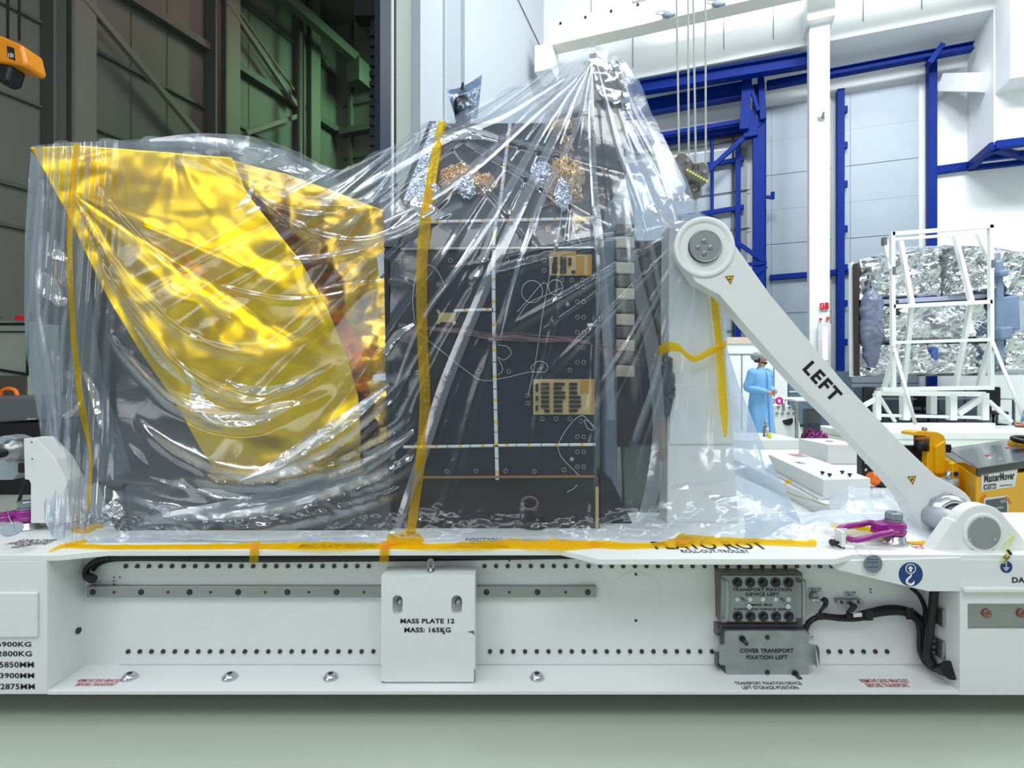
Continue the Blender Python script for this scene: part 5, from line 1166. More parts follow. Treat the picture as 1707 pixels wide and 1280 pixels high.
def sheet_folds(px, py):
    d = 0.48 * fan(px, py, 988, 66, FAN1, 20, 1000, 420.0) + fan(px, py, 1170, 362, FAN2, 10, 480) * 0.9 + fan(px, py, 716, 200, [(-50, 2, 0.014), (-35, 1.5, 0.014), (-62, 1.2, 0.012), (40, 1.5, 0.01), (60, 1.6, 0.012), (75, 1.6, 0.012)], 8, 420)
    # curtain at the left end: upright ripples, gathered towards the taped corner
    lw = np.clip((230 - px) / 120.0, 0, 1)
    xs = px + 0.06 * (py - 560) + 9 * vnoise(px / 90.0, py / 150.0, 6)
    for c, w, h in ((52, 7, 0.020), (66, 5, 0.014), (80, 8, 0.024), (97, 5, 0.014), (112, 7, 0.022), (131, 8, 0.026), (146, 6, 0.020), (166, 9, 0.022), (190, 10, 0.018)):
        d = d + lw * h * np.exp(-((xs - c) / w) ** 2)
    cr = crease(px / 20.0, py / 14.0, 171, 7, 1.0)
    for s in SWAGS:
        q = swag(px, py, *s); d = d + q
        if s[6] > 0.02: d = d + np.clip(q / s[6], 0, 1) * cr * 0.075 * (0.4 + np.clip(2.5 * vnoise(px / 70.0, py / 70.0, 55), 0, 1))
    # the loose foot: small heaps along the bottom
    fw = np.exp(-((py - 880) / 34.0) ** 2)
    d = d + fw * (0.030 * crease(px / 40.0, py / 40.0, 41, 7, 1.0) + 0.012 * fbm(px / 30.0, py / 18.0, 61, 3))
    # right foot
    rw = np.clip((px - 1040) / 80.0, 0, 1) * np.clip((py - 680) / 120.0, 0, 1)
    d = d + rw * 0.06 * crease(px / 70.0, py / 55.0, 45, 7, 0.8)
    # crackle everywhere
    nz = np.clip(fbm(px / 130.0, py / 130.0, 91, 2) + 0.25, 0, 0.7)
    clear = np.clip((px - 640) / 60.0, 0, 1) * np.clip((1060 - px) / 60.0, 0, 1)
    d = d + nz * (1 - 0.85 * clear) * 0.020 * crease(px / 34.0, py / 34.0, 71, 6, 1.0) + 0.005 * fbm(px / 60.0, py / 60.0, 81, 2)
    cur = np.exp(-((px - 92) / 30.0) ** 2 - ((py - 520) / 120.0) ** 2) + 0.8 * np.exp(-((px - 110) / 30.0) ** 2 - ((py - 680) / 60.0) ** 2) + np.exp(-((px - 140) / 40.0) ** 2 - ((py - 850) / 40.0) ** 2) + 0.9 * np.exp(-((px - 420) / 110.0) ** 2 - ((py - 248) / 22.0) ** 2) + 0.7 * np.exp(-((px - 120) / 60.0) ** 2 - ((py - 270) / 30.0) ** 2)
    d = d + cur * 0.07 * crease(px / 24.0, py / 36.0, 147, 6, 0.9)
    tear = np.exp(-((px - 1015) / 34.0) ** 2 - ((py - 120) / 45.0) ** 2)
    d = d + tear * 0.05 * crease(px / 18.0, py / 30.0, 47, 6, 1.0)
    return d * 1.25
def sheet_Y(px, py):
    px = np.asarray(px, float); py = np.asarray(py, float)
    Y = sheet_base(px, py) - sheet_folds(px, py)
    lim = 0.684 * FPX / np.maximum(py - HY, 1.0)     # never below the deck
    return np.where(py > 760, np.minimum(Y, lim), Y)
NS, NT = 560, 400
T = np.linspace(0, 1, NT)[:, None]; S_ = np.linspace(0, 1, NS)[None]
TT = [0, 0.04, 0.15, 0.29, 0.46, 0.58, 0.78, 0.9, 1]
xl = np.interp(T, TT, [88, 74, 72, 66, 44, 40, 42, 47, 52]); xr = np.interp(T, TT, [1336, 1328, 1300, 1266, 1232, 1213, 1208, 1206, 1199])
px = xl + (xr - xl) * S_
TX = [40, 52, 128, 250, 330, 400, 450, 500, 560, 600, 650, 700, 712, 760, 830, 900, 960, 980, 988, 996, 1040, 1052, 1075, 1110, 1145, 1165, 1190, 1200]
TY = [250, 243, 237, 231, 227, 234, 244, 262, 285, 270, 245, 213, 204, 196, 160, 125, 93, 80, 72, 78, 100, 116, 165, 235, 310, 350, 366, 374]
pxt = 52 + (1199 - 52) * S_; pxb = 88 + (1336 - 88) * S_
yt = np.interp(pxt, TX, TY); yb = np.interp(pxb, [80, 140, 300, 640, 900, 1140, 1250, 1336], [893, 905, 904, 904, 902, 900, 893, 874])
# columns lean from foot to top so that the fan of folds follows them
py = yb + (yt - yb) * T
Ysh = sheet_Y(px, py)
G = np.stack([(px - CX) * Ysh / FPX, Ysh, CAMZ - (py - HY) * Ysh / FPX], -1)
pc = thing('plastic_sheet', 'huge wrinkled clear plastic sheet draped over the spacecraft and tower', 'plastic sheet', (-0.4, 2.6, ZD))
MB().grid(G).build('front_drape', M_FILM, pc)
# folds where the film lies double
def fold_band(pts, w, lift=0.004):
    pts = smooth_path([Vector((x, y, 0)) for x, y in pts], 14)
    Yv = sheet_Y(np.array([p.x for p in pts]), np.array([p.y for p in pts])); Yv = np.convolve(np.pad(Yv, 4, mode='edge'), np.ones(9) / 9, 'valid')
    path = [P(p.x, p.y, y - 0.008 - lift) for p, y in zip(pts, Yv)]; n = len(path); Gb = np.zeros((n, 6, 3))
    ww = np.interp(np.linspace(0, 1, n), np.linspace(0, 1, len(w)), w)
    for i, p in enumerate(path):
        d = (path[min(i + 1, n - 1)] - path[max(i - 1, 0)]).normalized(); s = d.cross(Vector((0, -1, 0))).normalized()
        for j in range(6):
            Gb[i, j] = p + s * ww[i] * (j / 5 - 0.5) + Vector((0, 0.010 * (j / 5 - 0.5) - 0.004 * (1 - abs(j / 2.5 - 1)), 0))
    MB().grid(Gb).build('fold_band', M_FILMD, pc)
fold_band([(984, 105), (931, 215), (858, 365), (795, 510), (742, 640), (700, 770), (660, 885)], [0.012, 0.04, 0.05, 0.05, 0.055, 0.05, 0.03])
fold_band([(982, 108), (908, 212), (845, 320), (775, 430), (705, 530), (660, 640)], [0.01, 0.035, 0.04, 0.03, 0.025, 0.01])
fold_band([(984, 120), (960, 215), (905, 330), (862, 450), (835, 560)], [0.01, 0.025, 0.03, 0.02, 0.005])
fold_band([(994, 110), (1030, 240), (1062, 330), (1090, 430), (1105, 520)], [0.012, 0.03, 0.02, 0.02, 0.01])
fold_band([(1030, 110), (1060, 180), (1095, 245), (1118, 330), (1128, 372)], [0.012, 0.03, 0.04, 0.03, 0.02])
fold_band([(985, 100), (986, 200), (990, 300), (1000, 420), (1012, 560), (1020, 700)], [0.012, 0.03, 0.03, 0.04, 0.04, 0.03])
fold_band([(1040, 330), (1060, 460), (1085, 570), (1098, 700), (1090, 800), (1070, 880)], [0.02, 0.05, 0.06, 0.05, 0.06, 0.05])
fold_band([(690, 718), (620, 770), (520, 815), (400, 845), (240, 868)], [0.02, 0.06, 0.09, 0.08, 0.03])
fold_band([(648, 640), (590, 690), (520, 740), (450, 785), (400, 800)], [0.02, 0.06, 0.06, 0.05, 0.01])
fold_band([(480, 445), (560, 420), (640, 395), (700, 370), (770, 340)], [0.005, 0.02, 0.03, 0.03, 0.02])
fold_band([(960, 130), (880, 200), (800, 270), (720, 330), (640, 370)], [0.02, 0.04, 0.05, 0.03, 0.02])
fold_band([(940, 130), (840, 190), (740, 230), (650, 285), (590, 320)], [0.02, 0.05, 0.06, 0.05, 0.02])
fold_band([(250, 238), (330, 235), (420, 244), (500, 268), (552, 292)], [0.03, 0.07, 0.09, 0.07, 0.02])
fold_band([(70, 300), (62, 420), (60, 520), (80, 640), (92, 740)], [0.03, 0.06, 0.05, 0.06, 0.03])
def crumple(pts, w, seed, amp=0.03, m=None):  # crumpled film patch, whitened to imitate bright highlights on the sheet
    pts = smooth_path([Vector((x, y, 0)) for x, y in pts], 16); n = len(pts); J = 18
    ww = np.interp(np.linspace(0, 1, n), np.linspace(0, 1, len(w)), w); X = np.zeros((n, J)); Z = np.zeros((n, J))
    for i, p in enumerate(pts):
        d = (pts[min(i + 1, n - 1)] - pts[max(i - 1, 0)]).normalized(); s = Vector((-d.y, d.x, 0))
        for j in range(J):
            k = (j / (J - 1) - 0.5) * ww[i] * (1 + 0.35 * mnoise.noise((i * 0.12, 1.0 if j > J / 2 else -1.0, seed))); X[i, j] = p.x + s.x * k; Z[i, j] = p.y + s.y * k
    Yv = sheet_Y(X, Z) - 0.006 - amp * 0.9 * crease(X / 21.0, Z / 12.0, seed, 6, 1.0)
    MB().grid(np.stack([(X - CX) * Yv / FPX, Yv, CAMZ - (Z - HY) * Yv / FPX], -1)).build('crumpled_highlight_fold', m or M_FILMW, pc)
crumple([(322, 640), (334, 676), (372, 698), (430, 698), (484, 678)], [4, 34, 26, 20, 4], 1)
crumple([(375, 632), (420, 650), (470, 646), (540, 618)], [3, 14, 12, 3], 2)
crumple([(640, 650), (590, 690), (540, 724), (470, 768), (410, 795)], [6, 22, 26, 20, 4], 3)
crumple([(300, 600), (330, 650), (350, 690)], [3, 10, 4], 4)
crumple([(225, 545), (265, 600), (310, 640)], [3, 9, 3], 5)
crumple([(62, 455), (80, 475), (100, 500), (112, 500)], [10, 34, 22, 6], 6)
crumple([(78, 424), (96, 424), (112, 434)], [4, 18, 6], 7)
crumple([(106, 696), (124, 684), (137, 664)], [12, 8, 4], 8)
crumple([(170, 850), (190, 850), (202, 862)], [6, 30, 8], 9, 0.05)
crumple([(140, 620), (158, 660), (168, 715)], [5, 16, 4], 10)
crumple([(215, 740), (232, 756), (246, 774)], [3, 12, 3], 11)
crumple([(330, 815), (370, 824), (420, 830)], [4, 14, 4], 12)
crumple([(250, 795), (290, 806), (310, 812)], [3, 8, 3], 13)
crumple([(985, 80), (1000, 110), (1016, 145), (1030, 172)], [6, 34, 40, 10], 14, 0.018)
crumple([(1020, 100), (1036, 130), (1050, 190)], [4, 14, 4], 15, 0.015)
crumple([(1085, 342), (1110, 362), (1150, 372), (1190, 376)], [8, 30, 34, 26], 16, 0.02)
crumple([(1100, 330), (1140, 336), (1170, 352)], [14, 26, 14], 17, 0.018)
crumple([(1184, 370), (1200, 382), (1206, 400)], [10, 18, 6], 18, 0.018)
crumple([(390, 350), (410, 335), (425, 300)], [3, 10, 3], 19)
crumple([(400, 268), (430, 262), (470, 272), (520, 290)], [10, 30, 24, 6], 20, 0.04)
crumple([(1118, 812), (1160, 808), (1212, 800)], [10, 10, 3], 21, 0.04)
crumple([(1174, 820), (1200, 832), (1252, 824)], [6, 12, 4], 22, 0.04)
crumple([(690, 330), (710, 350), (740, 360)], [18, 28, 10], 23, 0.04)
crumple([(640, 590), (660, 560), (690, 540)], [10, 14, 4], 24)
crumple([(740, 230), (790, 222), (830, 232)], [8, 22, 10], 25, 0.04)
# over the top and down the far side, and the two ends
topE = G[-1][::4]; nb = 26; R = np.zeros((nb, topE.shape[0], 3))
for i in range(nb):
    t = i / (nb - 1)
    if t < 0.45: R[i] = topE + np.array([0, 1.3 * t / 0.45, 0]); R[i, :, 2] -= 0.16 * t / 0.45 + 0.04 * math.sin(t * 7)
    else:
        k = (t - 0.45) / 0.55; R[i] = topE + np.array([0, 1.3 + 0.25 * k, 0]); z0 = topE[:, 2] - 0.16; R[i, :, 2] = z0 + (0.67 - z0) * k
    R[i, :, 1] += 0.03 * np.sin(np.arange(topE.shape[0]) * 0.7)
    c = topE[:, 0].mean(); R[i, :, 0] = c + (R[i, :, 0] - c) * (1 - 0.06 * t)
MB().grid(R).build('rear_drape', M_FILMB, pc)
for e in (0, -1):
    E = G[:, e][::8]; Q = np.zeros((12, E.shape[0], 3))
    for i in range(12): Q[i] = E + np.array([0.03 * math.sin(i * 1.3) * (1 if e else -1) * 0.5, 1.3 * i / 11, 0])
    MB().grid(Q).build('end_drape', M_FILME, pc)
# crumpled film lying over the trolley deck beside the strut
def mound(px0, px1, py0, py1, z0, seed, amp, n=90, m=50):
    U = np.linspace(0, 1, n)[None]; V = np.linspace(0, 1, m)[:, None]
    X = px0 + (px1 - px0) * U + 0 * V; Yq = py0 + (py1 - py0) * V + 0 * U
    e = np.clip(np.minimum(np.minimum(U, 1 - U), np.minimum(V, 1 - V)) * 4, 0, 1)
    z = z0 + e * (amp * 0.55 + amp * fbm(X / 60.0, Yq / 22.0, seed, 3) + amp * 1.4 * crease(X / 40.0, Yq / 18.0, seed + 5, 6, 0.8))
    z = np.maximum(z, z0)
    Y = (CAMZ - z0) * FPX / (Yq - HY)
    return np.stack([(X - CX) * Y / FPX + 0.02 * fbm(Yq / 20.0, X / 60.0, seed + 2), Y, z], -1)
pm = thing('loose_film', 'crumpled white film lying on the trolley deck behind the purple hoist ring', 'plastic film', PF(1430, 880, ZD))
M_FILM2 = film('milky_film', (226, 234, 242), 0.42, 0.6, 0.2, (0.95, 0.97, 0.99), 0.2, 20.0, 0.3)
MB().grid(mound(1240, 1560, 856, 903, ZD + 0.003, 3, 0.035)).build('film_heap', M_FILM2, pm)
MB().grid(mound(1385, 1500, 820, 858, 0.645, 13, 0.05, 60, 36)).build('film_heap', M_FILM2, pm)

# ---------------- amber tapes stuck on the sheet and the deck
def tape(label, pts, w, side, lift=0.006, res=10, dbl=None):
    pts = smooth_path([Vector((x, y, 0)) for x, y in pts], res)
    Yv = sheet_Y(np.array([p.x for p in pts]), np.array([p.y for p in pts]))
    Yv = np.convolve(np.pad(Yv, 2, mode='edge'), np.ones(5) / 5, 'valid') - 0.006
    path = [P(p.x, p.y, y - lift) for p, y in zip(pts, Yv)]
    r = thing('amber_tape', label, 'tape', path[len(path) // 2], 'amber tapes holding the plastic')
    n = len(path); G = np.zeros((n, 7, 3)); ws = np.interp(np.linspace(0, 1, n), np.linspace(0, 1, len(w)), w) if isinstance(w, (list, tuple)) else np.full(n, w)
    for i, p in enumerate(path):
        d = (path[min(i + 1, n - 1)] - path[max(i - 1, 0)]).normalized(); s = d.cross(Vector((0, -1, 0))).normalized() if side is None else Vector(side)
        for j in range(7):
            q = p + s * ws[i] * (j / 6 - 0.5) + Vector((0, -0.006 * (1 - (j / 3 - 1) ** 2) + 0.004 * mnoise.noise((p.x * 60 + j, p.z * 60, 3)), 0)); G[i, j] = q
    MB().grid(G).build('tape_band', M_TAPE, r)
    return r
tape('amber tape running down the plastic at the left end of the gold foil', [(128, 239), (122, 300), (117, 370), (117, 450), (121, 540), (129, 620), (137, 680), (147, 730), (152, 770), (149, 810), (147, 850)], [0.028, 0.030, 0.028, 0.026, 0.028, 0.034, 0.012, 0.012, 0.008], None)
tape('long amber tape down the plastic over the black panel left of the white marker tape', [(738, 203), (728, 250), (716, 320), (708, 380), (703, 450), (704, 560), (708, 640), (707, 700), (702, 760), (694, 820), (685, 885)], [0.040, 0.046, 0.05, 0.048, 0.045, 0.045, 0.042, 0.04], None)
tape('straight amber tape down the white tower front', [(1190, 488), (1195, 540), (1200, 590), (1204, 650), (1207, 690), (1209, 728)], [0.034, 0.034, 0.036, 0.04, 0.036, 0.012], None)
tape('wavy amber tape crossing the white tower below the strut', [(1098, 585), (1115, 578), (1132, 580), (1145, 592), (1158, 598), (1180, 588), (1210, 574)], [0.045, 0.045, 0.035, 0.025, 0.03, 0.035, 0.035], (0, 0, 1))
def deck_tape(label, pts, z=ZD + 0.004, seed=1, mt=None):
    """quad outline pieces lying on the deck, in the order near/far along the run: (x, y_near, y_far)"""
    n0 = len(pts); xs_ = np.linspace(pts[0][0], pts[-1][0], 60)
    yn = np.interp(xs_, [p[0] for p in pts], [p[1] for p in pts]); yf = np.interp(xs_, [p[0] for p in pts], [p[2] for p in pts])
    G = np.zeros((60, 6, 3))
    for i in range(60):
        for j in range(6):
            q = PF(xs_[i], yn[i] + (yf[i] - yn[i]) * j / 5, z); G[i, j] = q; G[i, j, 2] += 0.008 * max(0, mnoise.noise((q.x * 22, q.y * 50, seed)))
    r = thing('amber_tape', label, 'tape', Vector(G[30, 3]), 'amber tapes holding the plastic')
    MB().grid(G).build('tape_band', mt or M_TAPE, r)
    return r
deck_tape('amber tape along the deck edge over the words MASS PLATE POSITION', [(108, 912, 905), (180, 915, 908), (330, 915, 907), (420, 914, 906), (545, 917, 903), (650, 914, 905)])
deck_tape('short amber tape across the deck at the foot of the long tape', [(645, 908, 892), (672, 905, 884), (690, 904, 884), (705, 908, 896)], ZD + 0.010, 3)
deck_tape('amber tape along the deck edge under the black panel', [(640, 914, 904), (730, 916, 906), (800, 916, 902), (850, 914, 899), (940, 917, 899), (1000, 912, 903)], seed=5)
deck_tape('orange tape along the deck over the first letters of PLATO ROT', [(985, 911, 901), (1035, 914, 904), (1090, 912, 905), (1150, 911, 893)], ZD + 0.006, 7)
deck_tape('amber tape along the deck over the last letters of PLATO ROT', [(1128, 908, 888), (1160, 908, 893), (1220, 907, 896), (1280, 906, 899), (1361, 909, 901)], ZD + 0.009, 9)
deck_tape('amber tape slanting across the deck behind the purple hoist ring', [(1384, 878, 872), (1420, 882, 874), (1465, 890, 881)], ZD + 0.04, 11)
deck_tape('amber tape slanting over the red words ROT ONLY', [(1513, 905, 897), (1550, 909, 903), (1597, 916, 911)], ZD + 0.004, 13)
deck_tape('broad amber tape on the deck at the left corner of the plastic', [(80, 876, 868), (100, 874, 858), (118, 884, 868), (140, 888, 874), (172, 876, 872)], ZD + 0.008, 15)
deck_tape('narrow orange tape slanting to the deck edge at the left corner of the plastic', [(82, 919, 917), (100, 913, 909), (125, 907, 902), (145, 903, 899)], ZD + 0.006, 17)
for x, lab in ((424, 'short amber tape folded down over the deck edge, nearer the trolley left corner'), (641, 'short amber tape folded down over the deck edge, just left of the ballast block')):
    r = thing('amber_tape', lab, 'tape', P(x, 915, 2.16), 'amber tapes holding the plastic'); mb = MB()
    mb.strip([PF(x + 3, 902, ZD + 0.012), PF(x, 916, ZD + 0.008), P(x, 919, 2.155), P(x - 1, 938, 2.16)], 0.036, (1, 0, 0)); mb.build('tape_band', M_TAPE, r)
# bagged fitting above the sheet
bg = thing('bagged_fitting', 'blue plastic bag over a black cone shaped fitting on top of the spacecraft', 'bagged fitting', P(772, 200, 2.9))
o = MB().lathe([(0.045, 0), (0.05, 0.05), (0.05, 0.085), (0.038, 0.10), (0.03, 0.11), (0.026, 0.115), (0.006, 0.185), (0.003, 0.19)], P(772, 196, 2.9), n=22)
o.build('cone_fitting', M_BLACKP, bg)
MB().cyl(P(772, 240, 2.9), P(772, 195, 2.9), 0.04).build('stem', M_BLACKP, bg)
q = P(772, 178, 2.85); MB().prism([q + Vector((-0.006, 0, -0.008)), q + Vector((0.008, 0, -0.008)), q + Vector((0.0, 0, 0.014))], (0, 0.001, 0)).build('white_mark', M_WHITE2, bg)
for sgn in (1, -1):
    GG = np.zeros((30, 22, 3))
    for i in range(30):
        t = i / 29; y0 = 198; 
        for j in range(22):
            s = j / 21; xl_ = 760 + (744 - 760) * t; xr_ = 796 + (804 - 796) * t; yt_ = 149 - 26 * max(0, (s - 0.15) / 0.85) ** 1.6
            x = xl_ + (xr_ - xl_) * s; y = y0 + (yt_ - y0) * t
            bul = math.sin(math.pi * s) * (1 - t ** 3) * 0.065
            GG[i, j] = P(x, y, 2.9 - sgn * bul - 0.014 * (1 if sgn > 0 else -1) * mnoise.noise((s * 4, t * 4, sgn)) * math.sin(math.pi * s) - 0.02 * fbm(np.array(s * 3.0), np.array(t * 3.0), 5, 2))
    MB().grid(GG).build('bag', M_BAGB, bg)
# ============================================================ people
import bmesh
def person(name, label, loc, facing, arms, head_turn=0.0, grp=None, legs=True):
    r = thing(name, label, 'person', loc)
    ca, sa = math.cos(facing), math.sin(facing)
    def W(p): return Vector((loc[0] + p[0] * ca - p[1] * sa, loc[1] + p[0] * sa + p[1] * ca, loc[2] + p[2]))
    def hd(p):                                       # head-turned point about the neck
        c, s = math.cos(head_turn), math.sin(head_turn); return (p[0] * c - p[1] * s, p[0] * s + p[1] * c, p[2])
    vs = []; rad = []; es = []
    def v(p, rr, par=None):
        vs.append(W(p)); rad.append(rr); k = len(vs) - 1
        if par is not None: es.append((par, k))
        return k
    pel = v((0, 0, 0.95), 0.135); sp1 = v((0, 0.0, 1.14), 0.12, pel); ch = v((0, 0.01, 1.34), 0.14, sp1); nb = v((0, 0.0, 1.47), 0.065, ch)
    nk = v((0, -0.01, 1.55), 0.052, nb); jaw = v(hd((0, -0.025, 1.61)), 0.07, nk); hm = v(hd((0, -0.01, 1.68)), 0.088, jaw); hc = v(hd((0, 0.01, 1.75)), 0.075, hm)
    n1 = v(hd((0, -0.10, 1.672)), 0.016, hm); v(hd((0, -0.118, 1.655)), 0.013, n1); v(hd((0, -0.095, 1.60)), 0.022, jaw)
    for s in (-1, 1): v(hd((s * 0.088, 0.01, 1.67)), 0.016, hm)
    for s in (-1, 1):
        h = v((s * 0.10, 0, 0.88), 0.095, pel); k = v((s * 0.105, -0.015, 0.48), 0.058, h); a = v((s * 0.11, 0.02, 0.09), 0.04, k); v((s * 0.12, -0.13, 0.035), 0.033, a)
    hands = []
    for s, (sh, el, wr, dirn, side) in zip((-1, 1), arms):
        a = v(sh, 0.062, ch); b = v(el, 0.044, a); c = v(wr, 0.028, b)
        D = Vector(dirn).normalized(); S = Vector(side).normalized(); N = D.cross(S)
        Wp = Vector(wr); pm_ = v(Wp + D * 0.045, 0.028, c)
        for i, (ln, off) in enumerate(((0.068, -0.03), (0.078, -0.01), (0.072, 0.010), (0.055, 0.028))):
            f0 = v(Wp + D * 0.085 + S * off, 0.0095, pm_); f1 = v(Wp + D * (0.085 + ln * 0.5) + S * off + N * 0.012, 0.0085, f0); v(Wp + D * (0.085 + ln * 0.8) + S * off + N * 0.034, 0.0075, f1)
        t0 = v(Wp + D * 0.045 - S * 0.04 + N * 0.012, 0.0105, pm_); v(Wp + D * 0.085 - S * 0.055 + N * 0.025, 0.0085, t0)
    me = bpy.data.meshes.new('body'); bm = bmesh.new(); lay = bm.verts.layers.skin.verify()
    bv = []
    for p, rr in zip(vs, rad):
        q = bm.verts.new(p - Vector(loc)); q[lay].radius = (rr, rr); bv.append(q)
    bv[0][lay].use_root = True
    for a, b in es: bm.edges.new((bv[a], bv[b]))
    bm.to_mesh(me); bm.free(); me.materials.append(M_SKIN)
    o = bpy.data.objects.new('body', me); COL.objects.link(o); o.parent = r
    sk = o.modifiers.new('skin', 'SKIN'); sk.use_smooth_shade = True
    sb_ = o.modifiers.new('sub', 'SUBSURF'); sb_.levels = 1; sb_.render_levels = 2
    # gown: lofted rings with soft folds, and two sleeves
    G = []; n = 40
    for z, rx, ry, yo in ((1.515, 0.075, 0.07, 0), (1.49, 0.10, 0.085, 0), (1.455, 0.19, 0.115, 0), (1.38, 0.225, 0.145, 0), (1.25, 0.225, 0.15, 0), (1.08, 0.215, 0.15, 0), (0.92, 0.235, 0.17, 0), (0.7, 0.25, 0.19, 0), (0.5, 0.26, 0.20, 0), (0.32, 0.265, 0.205, 0), (0.29, 0.262, 0.203, 0)):
        row = []
        for j in range(n + 1):
            a = 2 * math.pi * j / n; f = 1 + (0.05 * math.sin(a * 7 + z * 3) + 0.03 * math.sin(a * 13 - z * 8)) * (1.5 - z) * 0.9
            row.append(W((rx * f * math.cos(a), ry * f * math.sin(a) + yo, z)))
        G.append(row)
    mb = MB().grid(np.array([[list(p) for p in q] for q in G]))
    for s, (sh, el, wr, dirn, side) in zip((-1, 1), arms):
        sh = Vector(sh); el = Vector(el); wr = Vector(wr)
        mb.tube([W(sh * 0.8 + Vector((0, 0, 0.29))), W(sh), W(sh.lerp(el, 0.5)), W(el), W(el.lerp(wr, 0.5)), W(wr.lerp(el, 0.05))], [0.08, 0.095, 0.085, 0.078, 0.066, 0.05], 14, res=5)
    g = mb.build('gown', M_GOWN, r)
    c1 = MB(); c1.tube([W((0.006, -0.072, 1.51)), W((0.0, -0.155, 1.37)), W((0, -0.165, 1.1)), W((0, -0.20, 0.72)), W((0, -0.222, 0.31))], 0.008, 6, res=4); c1.build('placket', mat('gown_seam', (96, 150, 214), 0.7), g)
    c2 = MB().lathe([(0.072, 0), (0.066, 0.035)], W((0, 0, 1.505)), (0, 0, 1), 20, caps=False); c2.build('collar', M_GOWN, g)
    q = W((0.105, -0.15, 1.34)); MB().text('ESA', q, (ca, sa, 0), (0, 0, 1), 0.05, 0.022).build('chest_mark', M_INK, g)
    mb = MB()
    for s in (-1, 1): mb.tube([W((s * 0.10, 0, 0.86)), W((s * 0.105, -0.01, 0.48)), W((s * 0.11, 0.02, 0.08))], [0.105, 0.08, 0.07], 12, res=4)
    mb.build('trousers', mat('navy_cloth', (34, 44, 78), 0.8), r)
    for s in (-1, 1):
        mb = MB(); mb.ellipsoid((0, 0, 0), 0.05, 0.135, 0.045, 14, 8); mb.v = [tuple(W((s * 0.115 + x, -0.05 + y, max(0.0, z + 0.04)))) for x, y, z in mb.v]; mb.build('shoe', M_BLACKP, r)
    # head: hair net, hair, beard, glasses, eyes
    def hb(c, rx, ry, rz, cut, nm, m, amp=0.0, par=r):
        mb = MB().ellipsoid((0, 0, 0), 1, 1, 1, 20, 14); keep = []
        V = [(c[0] + x * rx * (1 + amp * mnoise.noise((x * 5, y * 5, z * 5))), c[1] + y * ry * (1 + amp * mnoise.noise((x * 5 + 9, y * 5, z * 5))), c[2] + z * rz) for x, y, z in mb.v]
        F = [f for f in mb.f if all(cut(*V[i]) for i in f)]
        q = MB(); q.add([W(hd(p)) for p in V], F, True); return q.build(nm, m, par)
    hb((0, 0.045, 1.735), 0.115, 0.135, 0.098, lambda x, y, z: z > 1.66 + max(0, (-y) * 0.55), 'hair_net', M_NET, 0.25)
    hb((0, 0.02, 1.685), 0.098, 0.105, 0.10, lambda x, y, z: y > 0.0 and z < 1.72 and z > 1.61, 'hair', M_HAIR, 0.1)
    hb((0, -0.035, 1.62), 0.078, 0.085, 0.055, lambda x, y, z: z < 1.635 and y < 0.02, 'beard', M_HAIR, 0.1)
    mb = MB()
    for s in (-1, 1): mb.tube([W(hd((s * 0.036 + 0.026 * math.cos(t), -0.106, 1.69 + 0.021 * math.sin(t)))) for t in np.linspace(0, 2 * math.pi, 14, False)], 0.0022, 5, True); mb.tube([W(hd((s * 0.062, -0.104, 1.692))), W(hd((s * 0.092, -0.03, 1.69))), W(hd((s * 0.094, 0.02, 1.69)))], 0.0022, 5)
    mb.tube([W(hd((-0.012, -0.108, 1.694))), W(hd((0.012, -0.108, 1.694)))], 0.0022, 5)
    mb.build('glasses', mat('brown_frame', (92, 48, 40), 0.4), r)
    mb = MB()
    for s in (-1, 1): mb.ellipsoid(W(hd((s * 0.034, -0.080, 1.69))), 0.009, 0.009, 0.006, 10, 6)
    mb.build('eyes', M_BLACKP, r)
    mb = MB().ellipsoid(W(hd((0, -0.098, 1.628))), 0.022, 0.012, 0.006, 10, 6); mb.build('lips', mat('lip', (168, 100, 92), 0.5), r)
    return r
pos1 = (PX(1268, 10.4), 10.4, 0.0)
person('person', 'person in a light blue gown and hair net standing with clasped hands, looking away', pos1, math.radians(22),
       [((-0.20, 0.01, 1.42), (-0.285, 0.04, 1.14), (-0.07, -0.235, 1.06), (0.9, -0.3, -0.05), (0, 0.15, 1)), ((0.20, 0.01, 1.42), (0.265, 0.05, 1.14), (0.13, -0.22, 1.06), (-0.9, -0.35, 0.0), (0, -0.15, -1))], math.radians(52))
pos2 = (4.62, 4.35, 0.0)
f2 = math.radians(-72)
person('person', 'person at the photo edge in blue sleeve, one hand on the yellow tug handle', pos2, f2,
       [((-0.20, 0.01, 1.42), (-0.24, -0.16, 1.12), (-0.16, -0.44, 0.98), (0.1, -0.9, -0.3), (1, 0.1, 0)), ((0.20, 0.01, 1.42), (0.24, -0.02, 1.13), (0.20, -0.46, 0.99), (0.0, -0.9, -0.35), (1, 0, 0))], 0.0)

